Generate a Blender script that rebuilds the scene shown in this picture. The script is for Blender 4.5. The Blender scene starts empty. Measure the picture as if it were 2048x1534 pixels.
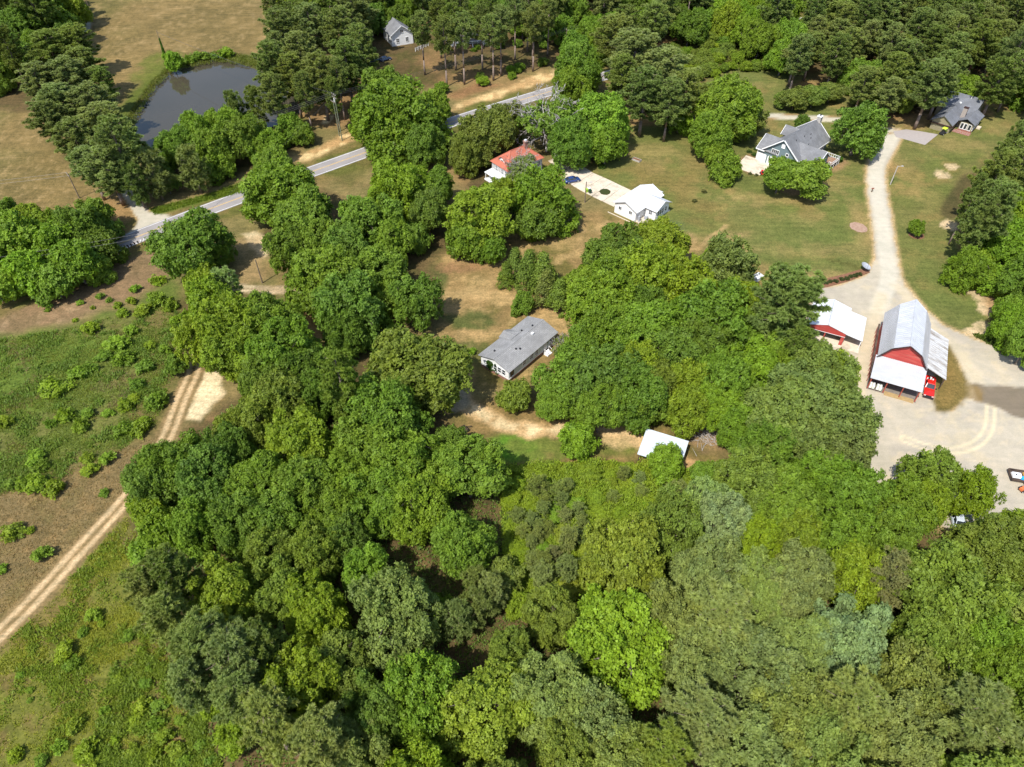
import bpy, math, random
import numpy as np
from mathutils import Vector

# ------------------------------------------------------------------ camera, sky, sun
scene = bpy.context.scene
COL = scene.collection
CAM_H = 100.0
FPX = 1420.0            # focal length in pixels of the 2048-wide photograph
PITCH = math.radians(45)
cam_d = bpy.data.cameras.new('camera')
cam_d.sensor_width = 36.0
cam_d.lens = 36.0 * FPX / 2048.0
cam_d.clip_start = 1.0
cam_d.clip_end = 12000.0
cam = bpy.data.objects.new('camera', cam_d)
cam.location = (0, 0, CAM_H)
cam.rotation_euler = (math.radians(90) - PITCH, 0, 0)
COL.objects.link(cam)
scene.camera = cam

SUN_EL = math.radians(56)
SUN_HEAD = math.radians(36)     # shadows fall this far to the right of straight ahead
world = bpy.data.worlds.new('World')
scene.world = world
world.use_nodes = True
wn = world.node_tree
bg = wn.nodes['Background']
sky = wn.nodes.new('ShaderNodeTexSky')
sky.sky_type = 'NISHITA'
sky.sun_disc = False
sky.sun_elevation = SUN_EL
sky.sun_rotation = math.radians(180) + SUN_HEAD
wn.links.new(sky.outputs[0], bg.inputs[0])
bg.inputs[1].default_value = 0.15
sun_d = bpy.data.lights.new('sun', 'SUN')
sun_d.energy = 4.0
sun_d.angle = math.radians(0.53)
sun_d.color = (1.0, 0.96, 0.89)
sun = bpy.data.objects.new('sun', sun_d)
sd = Vector((math.sin(SUN_HEAD) * math.cos(SUN_EL), math.cos(SUN_HEAD) * math.cos(SUN_EL), -math.sin(SUN_EL)))
sun.rotation_euler = sd.to_track_quat('-Z', 'Y').to_euler()
sun.location = (-60, -80, 160)
COL.objects.link(sun)
scene.view_settings.view_transform = 'Standard'
scene.view_settings.look = 'None'
scene.view_settings.exposure = 0.55
scene.view_settings.gamma = 1.0
scene.view_settings.use_curve_mapping = False
scene.cycles.max_bounces = 5
scene.cycles.use_adaptive_sampling = True
scene.cycles.adaptive_threshold = 0.02
scene.cycles.diffuse_bounces = 2
scene.cycles.glossy_bounces = 2
scene.cycles.transmission_bounces = 2
scene.cycles.transparent_max_bounces = 4

# ------------------------------------------------------------------ helpers
def P(px, py, z=0.0):
    """a point of the place, read off the photograph, at height z"""
    a = (px - 1024.0) / FPX
    b = (py - 767.0) / FPX
    fw = math.cos(PITCH) - b * math.sin(PITCH)
    dn = math.sin(PITCH) + b * math.cos(PITCH)
    t = (CAM_H - z) / dn
    return (a * t, fw * t, z)

def PX(x, y, z=0.0):
    d = CAM_H - z
    cf = y * math.cos(PITCH) + d * math.sin(PITCH)
    cd = -y * math.sin(PITCH) + d * math.cos(PITCH)
    return (1024 + FPX * x / cf, 767 + FPX * cd / cf)

def mpp(px, py, z=0.0):
    """metres per photograph pixel at that point"""
    x, y, _ = P(px, py, z)
    return (y * math.cos(PITCH) + (CAM_H - z) * math.sin(PITCH)) / FPX

def s2l(c):
    c = c / 255.0
    return c / 12.92 if c <= 0.04045 else ((c + 0.055) / 1.055) ** 2.4

def rgb(r, g, b, k=0.74):
    return (s2l(r) * k, s2l(g) * k, s2l(b) * k)

def tag(o, label=None, cat=None, group=None, kind=None):
    if label: o['label'] = label
    if cat: o['category'] = cat
    if group: o['group'] = group
    if kind: o['kind'] = kind
    return o

def empty(name, loc, rz=0.0, label=None, cat=None, group=None):
    o = bpy.data.objects.new(name, None)
    o.location = loc
    o.rotation_euler = (0, 0, rz)
    o.empty_display_size = 0.5
    COL.objects.link(o)
    return tag(o, label, cat, group)

def link(name, me, mat, parent=None):
    o = bpy.data.objects.new(name, me)
    if mat is not None and not me.materials:
        me.materials.append(mat)
    COL.objects.link(o)
    if parent is not None:
        o.parent = parent
    return o

def copy_obj(o, parent=None):
    c = o.copy()
    COL.objects.link(c)
    if parent is not None:
        c.parent = parent
    return c

def copy_tree(o, parent=None):
    c = copy_obj(o, parent)
    for ch in list(o.children):
        if ch.name != c.name:
            copy_tree(ch, c)
    return c

class MB:
    """collects shapes for ONE mesh"""
    def __init__(self):
        self.v = []; self.f = []
    def quad(self, *pts):
        n = len(self.v); self.v += [tuple(p) for p in pts]; self.f.append(tuple(range(n, n + len(pts)))); return self
    def hexa(self, b, t):
        n = len(self.v); k = len(b)
        self.v += [tuple(p) for p in b] + [tuple(p) for p in t]
        self.f.append(tuple(range(n + k - 1, n - 1, -1)))
        self.f.append(tuple(range(n + k, n + 2 * k)))
        for i in range(k):
            j = (i + 1) % k
            self.f.append((n + i, n + j, n + k + j, n + k + i))
        return self
    def box(self, x0, x1, y0, y1, z0, z1):
        return self.hexa([(x0, y0, z0), (x1, y0, z0), (x1, y1, z0), (x0, y1, z0)],
                         [(x0, y0, z1), (x1, y0, z1), (x1, y1, z1), (x0, y1, z1)])
    def slab(self, pts, t):
        a, b, c = Vector(pts[0]), Vector(pts[1]), Vector(pts[2])
        n = (b - a).cross(c - a).normalized()
        if n.z < 0: n = -n; pts = list(pts)[::-1]
        return self.hexa([Vector(p) - n * t for p in pts], [Vector(p) for p in pts])
    def tube(self, p0, p1, r0, r1, n=6):
        p0, p1 = Vector(p0), Vector(p1)
        d = (p1 - p0).normalized()
        u = d.cross(Vector((0, 0, 1)) if abs(d.z) < 0.9 else Vector((1, 0, 0))).normalized()
        w = d.cross(u)
        A = []; B = []
        for i in range(n):
            a = 2 * math.pi * i / n
            k = u * math.cos(a) + w * math.sin(a)
            A.append(p0 + k * r0); B.append(p1 + k * r1)
        return self.hexa(A[::-1], B[::-1])
    def bar(self, p0, p1, w, h):
        """square bar, w wide across, h tall, p on its bottom line"""
        p0, p1 = Vector(p0), Vector(p1)
        d = (p1 - p0).normalized()
        s = d.cross(Vector((0, 0, 1)))
        s = s.normalized() if s.length > 1e-4 else Vector((1, 0, 0))
        n = s.cross(d).normalized()
        if n.z < 0: n = -n
        s = s * w / 2
        return self.hexa([p0 - s, p1 - s, p1 + s, p0 + s], [p0 - s + n * h, p1 - s + n * h, p1 + s + n * h, p0 + s + n * h])
    def ribs(self, A, B, C, D, sp, w=0.05, h=0.035):
        """standing ribs from eave A-B up to ridge D-C"""
        A, B, C, D = map(Vector, (A, B, C, D))
        n = max(2, int((B - A).length / sp))
        for i in range(n + 1):
            t = i / n
            self.bar(A.lerp(B, t), D.lerp(C, t), w, h)
        return self
    def prism(self, prof, ax, a0, a1):
        """profile of (s,z) pairs swept along local axis ax ('x' or 'y')"""
        if ax == 'y':
            b = [(s, a0, z) for s, z in prof]; t = [(s, a1, z) for s, z in prof]
        else:
            b = [(a0, s, z) for s, z in prof]; t = [(a1, s, z) for s, z in prof]
        return self.hexa(b, t)
    def build(self, name, mat, parent=None, smooth=False, key=None):
        me = bpy.data.meshes.new(name)
        me.from_pydata(self.v, [], self.f)
        import bmesh
        bm = bmesh.new(); bm.from_mesh(me)
        bmesh.ops.recalc_face_normals(bm, faces=bm.faces)
        bm.to_mesh(me); bm.free()
        if smooth:
            me.polygons.foreach_set('use_smooth', [True] * len(me.polygons))
        return link(name, me, mat, parent)

def tri_mesh(name, T, tint=None):
    """T: (n,3,3) triangles, each its own vertices"""
    n = len(T)
    me = bpy.data.meshes.new(name)
    me.vertices.add(n * 3); me.loops.add(n * 3); me.polygons.add(n)
    me.vertices.foreach_set('co', T.reshape(-1).astype(np.float32))
    me.loops.foreach_set('vertex_index', np.arange(n * 3, dtype=np.int32))
    me.polygons.foreach_set('loop_start', np.arange(0, n * 3, 3, dtype=np.int32))
    me.update(calc_edges=True)
    if tint is not None:
        at = me.attributes.new('tint', 'FLOAT', 'FACE')
        at.data.foreach_set('value', tint.astype(np.float32))
    return me

# numpy value noise
def _hash(ix, iy, s):
    h = (ix.astype(np.int64) * 374761393 + iy.astype(np.int64) * 668265263 + s * 982451653) & 0x7fffffff
    h = ((h ^ (h >> 13)) * 1274126177) & 0x7fffffff
    return ((h ^ (h >> 16)) & 0xffff) / 65535.0
def vnoise(x, y, s=0):
    ix = np.floor(x); iy = np.floor(y); fx = x - ix; fy = y - iy
    fx = fx * fx * (3 - 2 * fx); fy = fy * fy * (3 - 2 * fy)
    a = _hash(ix, iy, s); b = _hash(ix + 1, iy, s); c = _hash(ix, iy + 1, s); d = _hash(ix + 1, iy + 1, s)
    return (a * (1 - fx) + b * fx) * (1 - fy) + (c * (1 - fx) + d * fx) * fy
def fbm(x, y, sc, s=0, o=4):
    v = 0; a = 0.5; t = 0
    for i in range(o):
        v = v + a * vnoise(x / sc, y / sc, s + i * 17); t += a; a *= 0.55; sc = sc * 0.47
    return v / t
def sstep(a, b, x):
    t = np.clip((x - a) / (b - a), 0, 1)
    return t * t * (3 - 2 * t)
def poly_w(pts):
    return np.array([P(a, b)[:2] for a, b in pts])
def poly_sdf(x, y, pl):
    """signed distance to a closed polygon (negative inside)"""
    d = np.full(x.shape, 1e9); ins = np.zeros(x.shape, bool)
    m = len(pl)
    for i in range(m):
        ax, ay = pl[i]; bx, by = pl[(i + 1) % m]
        ex, ey = bx - ax, by - ay
        t = np.clip(((x - ax) * ex + (y - ay) * ey) / (ex * ex + ey * ey + 1e-9), 0, 1)
        d = np.minimum(d, np.hypot(x - ax - t * ex, y - ay - t * ey))
        c = ((ay > y) != (by > y))
        xi = (bx - ax) * (y - ay) / (by - ay + 1e-12) + ax
        ins ^= c & (x < xi)
    return np.where(ins, -d, d)
def line_d(x, y, pl, cut=14.0):
    pl = np.asarray(pl)
    k = (x > pl[:, 0].min() - cut) & (x < pl[:, 0].max() + cut) & (y > pl[:, 1].min() - cut) & (y < pl[:, 1].max() + cut)
    out = np.full(x.shape, 1e3)
    if k.any(): out[k] = _line_d(x[k], y[k], pl)
    return out
def _line_d(x, y, pl):
    d = np.full(x.shape, 1e9)
    for i in range(len(pl) - 1):
        ax, ay = pl[i]; bx, by = pl[i + 1]
        ex, ey = bx - ax, by - ay
        t = np.clip(((x - ax) * ex + (y - ay) * ey) / (ex * ex + ey * ey + 1e-9), 0, 1)
        d = np.minimum(d, np.hypot(x - ax - t * ex, y - ay - t * ey))
    return d
def smooth_line(pts, n=6):
    """Catmull-Rom through points"""
    p = np.array(pts, float); q = np.vstack([2 * p[0] - p[1], p, 2 * p[-1] - p[-2]]); out = []
    for i in range(1, len(q) - 2):
        for k in range(n):
            t = k / n
            out.append(0.5 * ((2 * q[i]) + (-q[i - 1] + q[i + 1]) * t + (2 * q[i - 1] - 5 * q[i] + 4 * q[i + 1] - q[i + 2]) * t * t + (-q[i - 1] + 3 * q[i] - 3 * q[i + 1] + q[i + 2]) * t ** 3))
    out.append(q[-2])
    return np.array(out)

# ------------------------------------------------------------------ materials
MAT = {}
def new_mat(name):
    m = bpy.data.materials.new(name); m.use_nodes = True
    nt = m.node_tree; b = nt.nodes['Principled BSDF']
    MAT[name] = m
    return m, nt, b
def N(nt, typ, **kw):
    n = nt.nodes.new(typ)
    for k, v in kw.items():
        if hasattr(n, k): setattr(n, k, v)
        else: n.inputs[k].default_value = v
    return n
def mix_rgb(nt, fac, a, b, mode='MIX'):
    n = nt.nodes.new('ShaderNodeMix'); n.data_type = 'RGBA'; n.blend_type = mode
    for sock, val in ((n.inputs[0], fac), (n.inputs[6], a), (n.inputs[7], b)):
        if hasattr(val, 'links') or isinstance(val, bpy.types.NodeSocket): nt.links.new(val, sock)
        elif isinstance(val, tuple): sock.default_value = (*val[:3], 1)
        else: sock.default_value = val
    return n.outputs[2]
def coords(nt, kind='Object', scale=(1, 1, 1)):
    tc = nt.nodes.new('ShaderNodeTexCoord'); mp = nt.nodes.new('ShaderNodeMapping')
    mp.inputs['Scale'].default_value = scale
    nt.links.new(tc.outputs[kind], mp.inputs[0])
    return mp.outputs[0]
def noise(nt, vec, scale, detail=4, rough=0.55):
    n = N(nt, 'ShaderNodeTexNoise'); n.inputs['Scale'].default_value = scale
    n.inputs['Detail'].default_value = detail; n.inputs['Roughness'].default_value = rough
    if vec is not None: nt.links.new(vec, n.inputs['Vector'])
    return n.outputs['Fac']
def ramp(nt, fac, a, b, ca=(0, 0, 0), cb=(1, 1, 1)):
    r = nt.nodes.new('ShaderNodeValToRGB')
    r.color_ramp.elements[0].position = a; r.color_ramp.elements[1].position = b
    r.color_ramp.elements[0].color = (*ca, 1); r.color_ramp.elements[1].color = (*cb, 1)
    nt.links.new(fac, r.inputs[0]); return r.outputs[0]
def bump(nt, b, h, s=0.3, d=0.05):
    n = nt.nodes.new('ShaderNodeBump'); n.inputs['Strength'].default_value = s; n.inputs['Distance'].default_value = d
    nt.links.new(h, n.inputs['Height']); nt.links.new(n.outputs[0], b.inputs['Normal'])
def simple(name, c, rough=0.7, metal=0.0, var=0.12, sc=1.5, c2=None, f0=0.42, f1=0.7, spec=0.4, scale=(1, 1, 1)):
    """weathered paint: base colour with soft mottling and optional second colour in patches"""
    m, nt, b = new_mat(name)
    v = coords(nt, 'Object', scale)
    n1 = noise(nt, v, sc, 5, 0.6)
    lo = tuple(x * (1 - var) for x in c); hi = tuple(min(1, x * (1 + var)) for x in c)
    out = ramp(nt, n1, 0.3, 0.7, lo, hi)
    if c2:
        n2 = noise(nt, v, sc * 0.55, 6, 0.65)
        out = mix_rgb(nt, ramp(nt, n2, f0, f1), out, c2)
    nt.links.new(out, b.inputs['Base Color'])
    b.inputs['Roughness'].default_value = rough; b.inputs['Metallic'].default_value = metal
    b.inputs['Specular IOR Level'].default_value = spec
    return m

simple('white_metal', (0.66, 0.67, 0.68), 0.45, 0.0, 0.06, 0.6, (0.60, 0.61, 0.62), 0.5, 0.8, scale=(1.6, .4, 1))
simple('galvanised', (0.57, 0.58, 0.60), 0.42, 0.25, 0.10, 0.8, (0.50, 0.50, 0.50), 0.45, 0.75, scale=(0.5, 1.6, 1))
simple('galvanised_old', (0.46, 0.46, 0.475), 0.5, 0.2, 0.12, 0.7, (0.40, 0.40, 0.40), 0.45, 0.72, scale=(2.2, 0.35, 1))
simple('galvanised_rusty', (0.60, 0.59, 0.575), 0.5, 0.2, 0.12, 0.9, (0.30, 0.25, 0.20), 0.46, 0.68, scale=(0.35, 2.5, 1))
simple('shed_metal', (0.60, 0.66, 0.69), 0.45, 0.2, 0.08, 0.8)
simple('red_boards', (0.42, 0.055, 0.045), 0.75, 0, 0.25, 1.2, (0.50, 0.16, 0.12), 0.5, 0.75, scale=(0.3, 0.3, 3))
simple('dark_trim', (0.045, 0.02, 0.018), 0.7, 0, 0.3)
simple('red_post', (0.33, 0.07, 0.045), 0.8, 0, 0.3)
simple('dark_wood', (0.06, 0.04, 0.03), 0.9, 0, 0.4, 2, (0.14, 0.10, 0.075))
simple('white_siding', (0.80, 0.80, 0.79), 0.6, 0, 0.06, 1.0, (0.68, 0.67, 0.63), 0.5, 0.8, scale=(0.4, 0.4, 4))
simple('white_trim', (0.82, 0.82, 0.81), 0.5, 0, 0.05)
simple('blue_siding', (0.135, 0.19, 0.205), 0.7, 0, 0.12, 1.0, (0.165, 0.22, 0.235), scale=(0.3, 0.3, 5))
simple('green_siding', (0.62, 0.70, 0.68), 0.7, 0, 0.08, scale=(0.3, 0.3, 4))
simple('tan_siding', (0.27, 0.235, 0.145), 0.75, 0, 0.12, 1.0, (0.32, 0.28, 0.18), scale=(0.3, 0.3, 4))
simple('grey_siding', (0.42, 0.41, 0.40), 0.75, 0, 0.15, 1.4, (0.52, 0.51, 0.49), scale=(0.4, 0.4, 4))
simple('red_roof', (0.46, 0.135, 0.08), 0.65, 0, 0.15, 0.8, (0.36, 0.12, 0.08), 0.48, 0.75)
simple('concrete_old', rgb(214, 200, 178, 0.9), 0.85, 0, 0.10, 0.6, rgb(176, 160, 138), 0.5, 0.72)
simple('stone', (0.40, 0.37, 0.33), 0.85, 0, 0.25, 3)
simple('bark', (0.17, 0.135, 0.11), 0.95, 0, 0.3, 3, (0.27, 0.23, 0.20))
simple('pine_bark', (0.22, 0.16, 0.125), 0.95, 0, 0.3, 3, (0.30, 0.24, 0.20))
simple('dead_wood', (0.44, 0.41, 0.38), 0.95, 0, 0.2, 3, (0.30, 0.27, 0.25))
simple('pole_wood', (0.20, 0.155, 0.11), 0.9, 0, 0.25, 2)
simple('pole_green', (0.16, 0.18, 0.12), 0.85, 0, 0.2, 2)
simple('black_rubber', (0.02, 0.02, 0.022), 0.8, 0, 0.2)
simple('dark_metal', (0.05, 0.05, 0.055), 0.5, 0.5, 0.2)
simple('grey_plastic', (0.35, 0.37, 0.40), 0.5, 0, 0.1)
simple('green_plastic', (0.45, 0.72, 0.08), 0.4, 0, 0.06)
simple('dark_green_plastic', (0.02, 0.06, 0.03), 0.4, 0, 0.1)
simple('teal_tin', (0.30, 0.52, 0.45), 0.5, 0.1, 0.12)
simple('orange_paint', (0.65, 0.17, 0.05), 0.5, 0, 0.15)
simple('blue_tarp', (0.03, 0.42, 0.85), 0.5, 0, 0.15, 3)
simple('yellow_paint', (0.75, 0.46, 0.10), 0.6, 0, 0.08)
simple('sacks', (0.72, 0.74, 0.66), 0.8, 0, 0.15, 3, (0.48, 0.60, 0.45), 0.5, 0.65)
simple('tan_mat', rgb(190, 160, 110), 0.9, 0, 0.15, 2)
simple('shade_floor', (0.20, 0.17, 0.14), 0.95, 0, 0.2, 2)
simple('mulch', rgb(146, 104, 76), 0.95, 0, 0.3, 3, rgb(120, 84, 62))
simple('pink_gravel', rgb(176, 142, 120), 0.95, 0, 0.15, 3, rgb(196, 168, 146))
simple('line_white', (0.72, 0.72, 0.70), 0.7, 0, 0.12, 2, (0.50, 0.49, 0.47), 0.5, 0.8)
simple('line_yellow', (0.62, 0.40, 0.12), 0.7, 0, 0.15, 2, (0.5, 0.40, 0.22), 0.5, 0.8)
simple('asphalt_drive', rgb(184, 174, 168), 0.9, 0, 0.07, 1.2)
simple('wire', (0.10, 0.10, 0.10), 0.5, 0.4, 0.1)
simple('insulator', (0.5, 0.5, 0.5), 0.4)
simple('deck_wood', (0.26, 0.15, 0.09), 0.8, 0, 0.25, 2, (0.34, 0.24, 0.16))

def car_paint(name, c, rough=0.25):
    m, nt, b = new_mat(name)
    n = noise(nt, coords(nt), 2.0)
    nt.links.new(ramp(nt, n, 0.3, 0.7, tuple(x * 0.93 for x in c), tuple(min(1, x * 1.05) for x in c)), b.inputs['Base Color'])
    b.inputs['Roughness'].default_value = rough; b.inputs['Coat Weight'].default_value = 0.5; b.inputs['Coat Roughness'].default_value = 0.08
car_paint('paint_red', (0.62, 0.02, 0.012))
car_paint('paint_blue', (0.025, 0.055, 0.19))
car_paint('paint_silver', (0.50, 0.56, 0.62))
car_paint('paint_navy', (0.02, 0.035, 0.08))
car_paint('paint_lime', (0.62, 0.85, 0.05), 0.4)
car_paint('chrome', (0.7, 0.7, 0.7), 0.15)
car_paint('paint_white', (0.80, 0.81, 0.82))

m, nt, b = new_mat('glass_dark')
n = noise(nt, coords(nt), 0.8)
nt.links.new(ramp(nt, n, 0.3, 0.7, (0.015, 0.02, 0.025), (0.04, 0.05, 0.055)), b.inputs['Base Color'])
b.inputs['Roughness'].default_value = 0.08; b.inputs['Specular IOR Level'].default_value = 0.8

def shingles(name, c, cd):
    m, nt, b = new_mat(name)
    v = coords(nt)
    br = N(nt, 'ShaderNodeTexBrick'); br.offset = 0.5
    br.inputs['Scale'].default_value = 1.0; br.inputs['Brick Width'].default_value = 0.9; br.inputs['Row Height'].default_value = 0.32
    br.inputs['Mortar Size'].default_value = 0.02
    br.inputs['Color1'].default_value = (*c, 1); br.inputs['Color2'].default_value = (*tuple(x * 0.84 for x in c), 1); br.inputs['Mortar'].default_value = (*cd, 1)
    nt.links.new(v, br.inputs['Vector'])
    n1 = noise(nt, v, 0.45, 6, 0.65)
    c1 = mix_rgb(nt, ramp(nt, n1, 0.38, 0.68), br.outputs['Color'], tuple(x * 0.62 for x in c))
    n2 = noise(nt, v, 14, 2)
    c2 = mix_rgb(nt, 0.35, c1, ramp(nt, n2, 0.3, 0.7, (0.3, 0.3, 0.3), (1, 1, 1)), 'MULTIPLY')
    nt.links.new(c2, b.inputs['Base Color']); b.inputs['Roughness'].default_value = 0.9
    bump(nt, b, br.outputs['Fac'], 0.4, 0.02)
shingles('shingle_light', (0.36, 0.355, 0.345), (0.15, 0.15, 0.15))
shingles('shingle_grey', (0.25, 0.252, 0.258), (0.17, 0.17, 0.18))
shingles('shingle_blue', (0.225, 0.235, 0.26), (0.15, 0.16, 0.18))
shingles('shingle_brown', (0.17, 0.14, 0.12), (0.08, 0.07, 0.06))

m, nt, b = new_mat('brick')
v = coords(nt)
br = N(nt, 'ShaderNodeTexBrick')
for k, val in (('Scale', 4.0), ('Color1', (0.30, 0.12, 0.08, 1)), ('Color2', (0.24, 0.10, 0.07, 1)), ('Mortar', (0.35, 0.30, 0.26, 1))): br.inputs[k].default_value = val
nt.links.new(v, br.inputs['Vector']); nt.links.new(br.outputs['Color'], b.inputs['Base Color']); b.inputs['Roughness'].default_value = 0.9

m, nt, b = new_mat('asphalt')
v = coords(nt)
c1 = ramp(nt, noise(nt, v, 0.25, 6, 0.6), 0.3, 0.7, rgb(158, 152, 150), rgb(180, 173, 168))
c2 = mix_rgb(nt, 0.5, c1, ramp(nt, noise(nt, v, 9, 3), 0.3, 0.7, (0.72, 0.72, 0.72), (1.1, 1.1, 1.1)), 'MULTIPLY')
nt.links.new(c2, b.inputs['Base Color']); b.inputs['Roughness'].default_value = 0.85

m, nt, b = new_mat('water')
v = coords(nt)
c1 = ramp(nt, noise(nt, v, 0.05, 4), 0.3, 0.7, (0.052, 0.046, 0.030), (0.062, 0.053, 0.035))
nt.links.new(c1, b.inputs['Base Color']); b.inputs['Roughness'].default_value = 0.05; b.inputs['Specular IOR Level'].default_value = 0.6
b.inputs['IOR'].default_value = 1.33
bump(nt, b, noise(nt, v, 1.2, 3), 0.03, 0.02)

def ground_mat(name, s1, a1, s2, a2):
    """surface colour from the sheet, broken up by grain at three sizes"""
    m, nt, b = new_mat(name)
    at = N(nt, 'ShaderNodeAttribute', attribute_name='Col')
    v = coords(nt)
    def f(vec, sc, a, det, rough):
        return ramp(nt, noise(nt, vec, sc, det, rough), 0.36, 0.64, (1 - a, 1 - a * .85, 1 - a), (1 + a, 1 + a * .88, 1 + a * .8))
    mp = nt.nodes.new('ShaderNodeMapping'); mp.inputs['Rotation'].default_value = (0, 0, 0.7); mp.inputs['Scale'].default_value = (0.08, 0.9, 1)
    nt.links.new(v, mp.inputs[0])
    c1 = at.outputs['Color']
    for q in (f(v, s1, a1, 5, .75), f(v, s2, a2, 6, .7), f(v, .16, a2 * .7, 5, .65), f(mp.outputs[0], 1.0, a2 * .6, 4, .6)):
        c1 = mix_rgb(nt, 1.0, c1, q, 'MULTIPLY')
    nt.links.new(c1, b.inputs['Base Color']); b.inputs['Roughness'].default_value = 1.0; b.inputs['Specular IOR Level'].default_value = 0.1
    bump(nt, b, noise(nt, v, 2.5, 4, 0.7), 0.5 if a1 > .2 else .2, 0.10)
ground_mat('ground', 2.2, .30, .65, .19)
ground_mat('gravel_ground', 5.0, .10, .5, .07)

def leaf_mat(name, var, trans, warm):
    """colour of the single plant comes from its object colour; leaves and clumps vary around it"""
    m, nt, b = new_mat(name)
    oi = N(nt, 'ShaderNodeObjectInfo')
    at = N(nt, 'ShaderNodeAttribute', attribute_name='tint')
    f = ramp(nt, at.outputs['Fac'], 0.0, 1.0, (1 - var, 1 - var * 0.95, 1 - var * 0.8), (1 + var, 1 + var * 0.9, 1 + var * 0.5))
    c = mix_rgb(nt, 1.0, oi.outputs['Color'], f, 'MULTIPLY')
    nz = noise(nt, coords(nt), 0.35, 2)
    c = mix_rgb(nt, ramp(nt, nz, 0.4, 0.75), c, mix_rgb(nt, 1.0, c, warm, 'MULTIPLY'))
    nt.links.new(c, b.inputs['Base Color']); b.inputs['Roughness'].default_value = 0.55; b.inputs['Specular IOR Level'].default_value = 0.25
    tr = nt.nodes.new('ShaderNodeBsdfTranslucent')
    c3 = mix_rgb(nt, 1.0, c, (1.15, 1.2, 0.6), 'MULTIPLY')
    nt.links.new(c3, tr.inputs[0])
    mx = nt.nodes.new('ShaderNodeMixShader'); mx.inputs[0].default_value = trans
    nt.links.new(b.outputs[0], mx.inputs[1]); nt.links.new(tr.outputs[0], mx.inputs[2])
    nt.links.new(mx.outputs[0], nt.nodes['Material Output'].inputs[0])
leaf_mat('leaves', 0.42, 0.35, (1.08, 1.02, 0.85))
leaf_mat('needles', 0.32, 0.30, (1.06, 0.97, 0.9))
leaf_mat('grass', 0.35, 0.35, (1.12, 1.0, 0.85))

# ------------------------------------------------------------------ ground
POND = smooth_line([P(*q)[:2] for q in [(258, 246), (275, 213), (300, 181), (322, 154), (340, 141), (365, 131), (400, 121), (440, 118), (480, 125), (512, 137), (550, 152), (592, 172), (606, 198), (596, 224), (560, 244), (500, 266), (420, 290), (345, 304), (305, 297), (276, 276), (258, 246)]], 4)[:-1]
WATER_Z = -0.45
ROAD = smooth_line([P(*q)[:2] for q in [(-330, 735), (-120, 640), (60, 563), (180, 512), (322.8, 454.6), (490.6, 391.5), (697, 317), (904, 244), (1054, 196.5)]] + [(29, 250.5), (55, 268), (90, 291), (150, 328), (230, 372)], 8)
SAND_DRIVE = smooth_line([P(*q)[:2] for q in [(925, 800), (960, 828), (1005, 848), (1060, 858), (1120, 860), (1190, 850), (1250, 862), (1290, 880)]], 5)
TRACK = smooth_line([P(*q)[:2] for q in [(392, 700), (386, 745), (362, 800), (336, 868), (300, 930), (248, 1002), (150, 1110), (60, 1208), (-40, 1305), (-160, 1420)]], 6)
MAIN_DRIVE = smooth_line([P(*q)[:2] for q in [(1756, 620), (1777, 560), (1771, 500), (1762, 430), (1752, 360), (1758, 320), (1778, 285), (1788, 262)]], 6)
BACK_DRIVE = smooth_line([P(*q)[:2] for q in [(1785, 262), (1730, 248), (1680, 240), (1620, 236), (1560, 233), (1500, 230), (1450, 240)]], 5)
FIELD_DRIVE = smooth_line([P(*q)[:2] for q in [(225, 330), (248, 370), (268, 405), (292, 440), (300, 458)]], 5)
FAR_DRIVE = smooth_line([P(*q)[:2] for q in [(118, -10), (150, 20), (170, 42), (168, 62), (120, 80)]], 5)
YARD = poly_w([(1638, 580), (1690, 568), (1735, 550), (1752, 520), (1790, 530), (1812, 575), (1850, 620), (1885, 650), (1950, 680), (2100, 722), (2260, 760), (2260, 1060), (2080, 1040), (1900, 1060), (1740, 960), (1690, 880), (1676, 810), (1640, 790), (1660, 700), (1600, 640)])
ISLAND = poly_w([(1868, 706), (1897, 690), (1915, 718), (1932, 760), (1930, 797), (1905, 822), (1872, 822), (1868, 790)])
TAN_DRIVE = poly_w([(1776, 262), (1800, 256), (1840, 263), (1874, 268), (1849, 290), (1812, 279), (1786, 276)])

def zone(x, y, pts, soft=2.0, amp=3.0, sc=6.0, seed=0):
    pl = poly_w(pts); g = soft + amp + 1
    k = (x > pl[:, 0].min() - g) & (x < pl[:, 0].max() + g) & (y > pl[:, 1].min() - g) & (y < pl[:, 1].max() + g)
    out = np.zeros_like(x); xx = x[k]; yy = y[k]
    if len(xx):
        out[k] = sstep(soft, -soft, poly_sdf(xx, yy, pl) + (fbm(xx, yy, sc, seed, 4) - 0.5) * 2 * amp)
    return out
def blob(x, y, px, py, rx, ry, seed=0, rag=0.6, soft=0.45):
    """irregular patch: centre in the photograph, half axes in metres (across, away)"""
    cx, cy, _ = P(px, py)
    d = np.hypot((x - cx) / rx, (y - cy) / ry)
    k = d < 1.0 + rag + soft
    out = np.zeros_like(x); xx = x[k]; yy = y[k]
    if len(xx):
        out[k] = sstep(1.0 + soft * 0.5, 1.0 - soft * 0.5, d[k] + (fbm(xx, yy, max(1.5, min(rx, ry) * 0.9), seed, 5) - 0.5) * 2 * rag) * np.clip(.25 + 1.5 * fbm(xx, yy, 2.2, seed + 5, 3), 0, 1)
    return out

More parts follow.
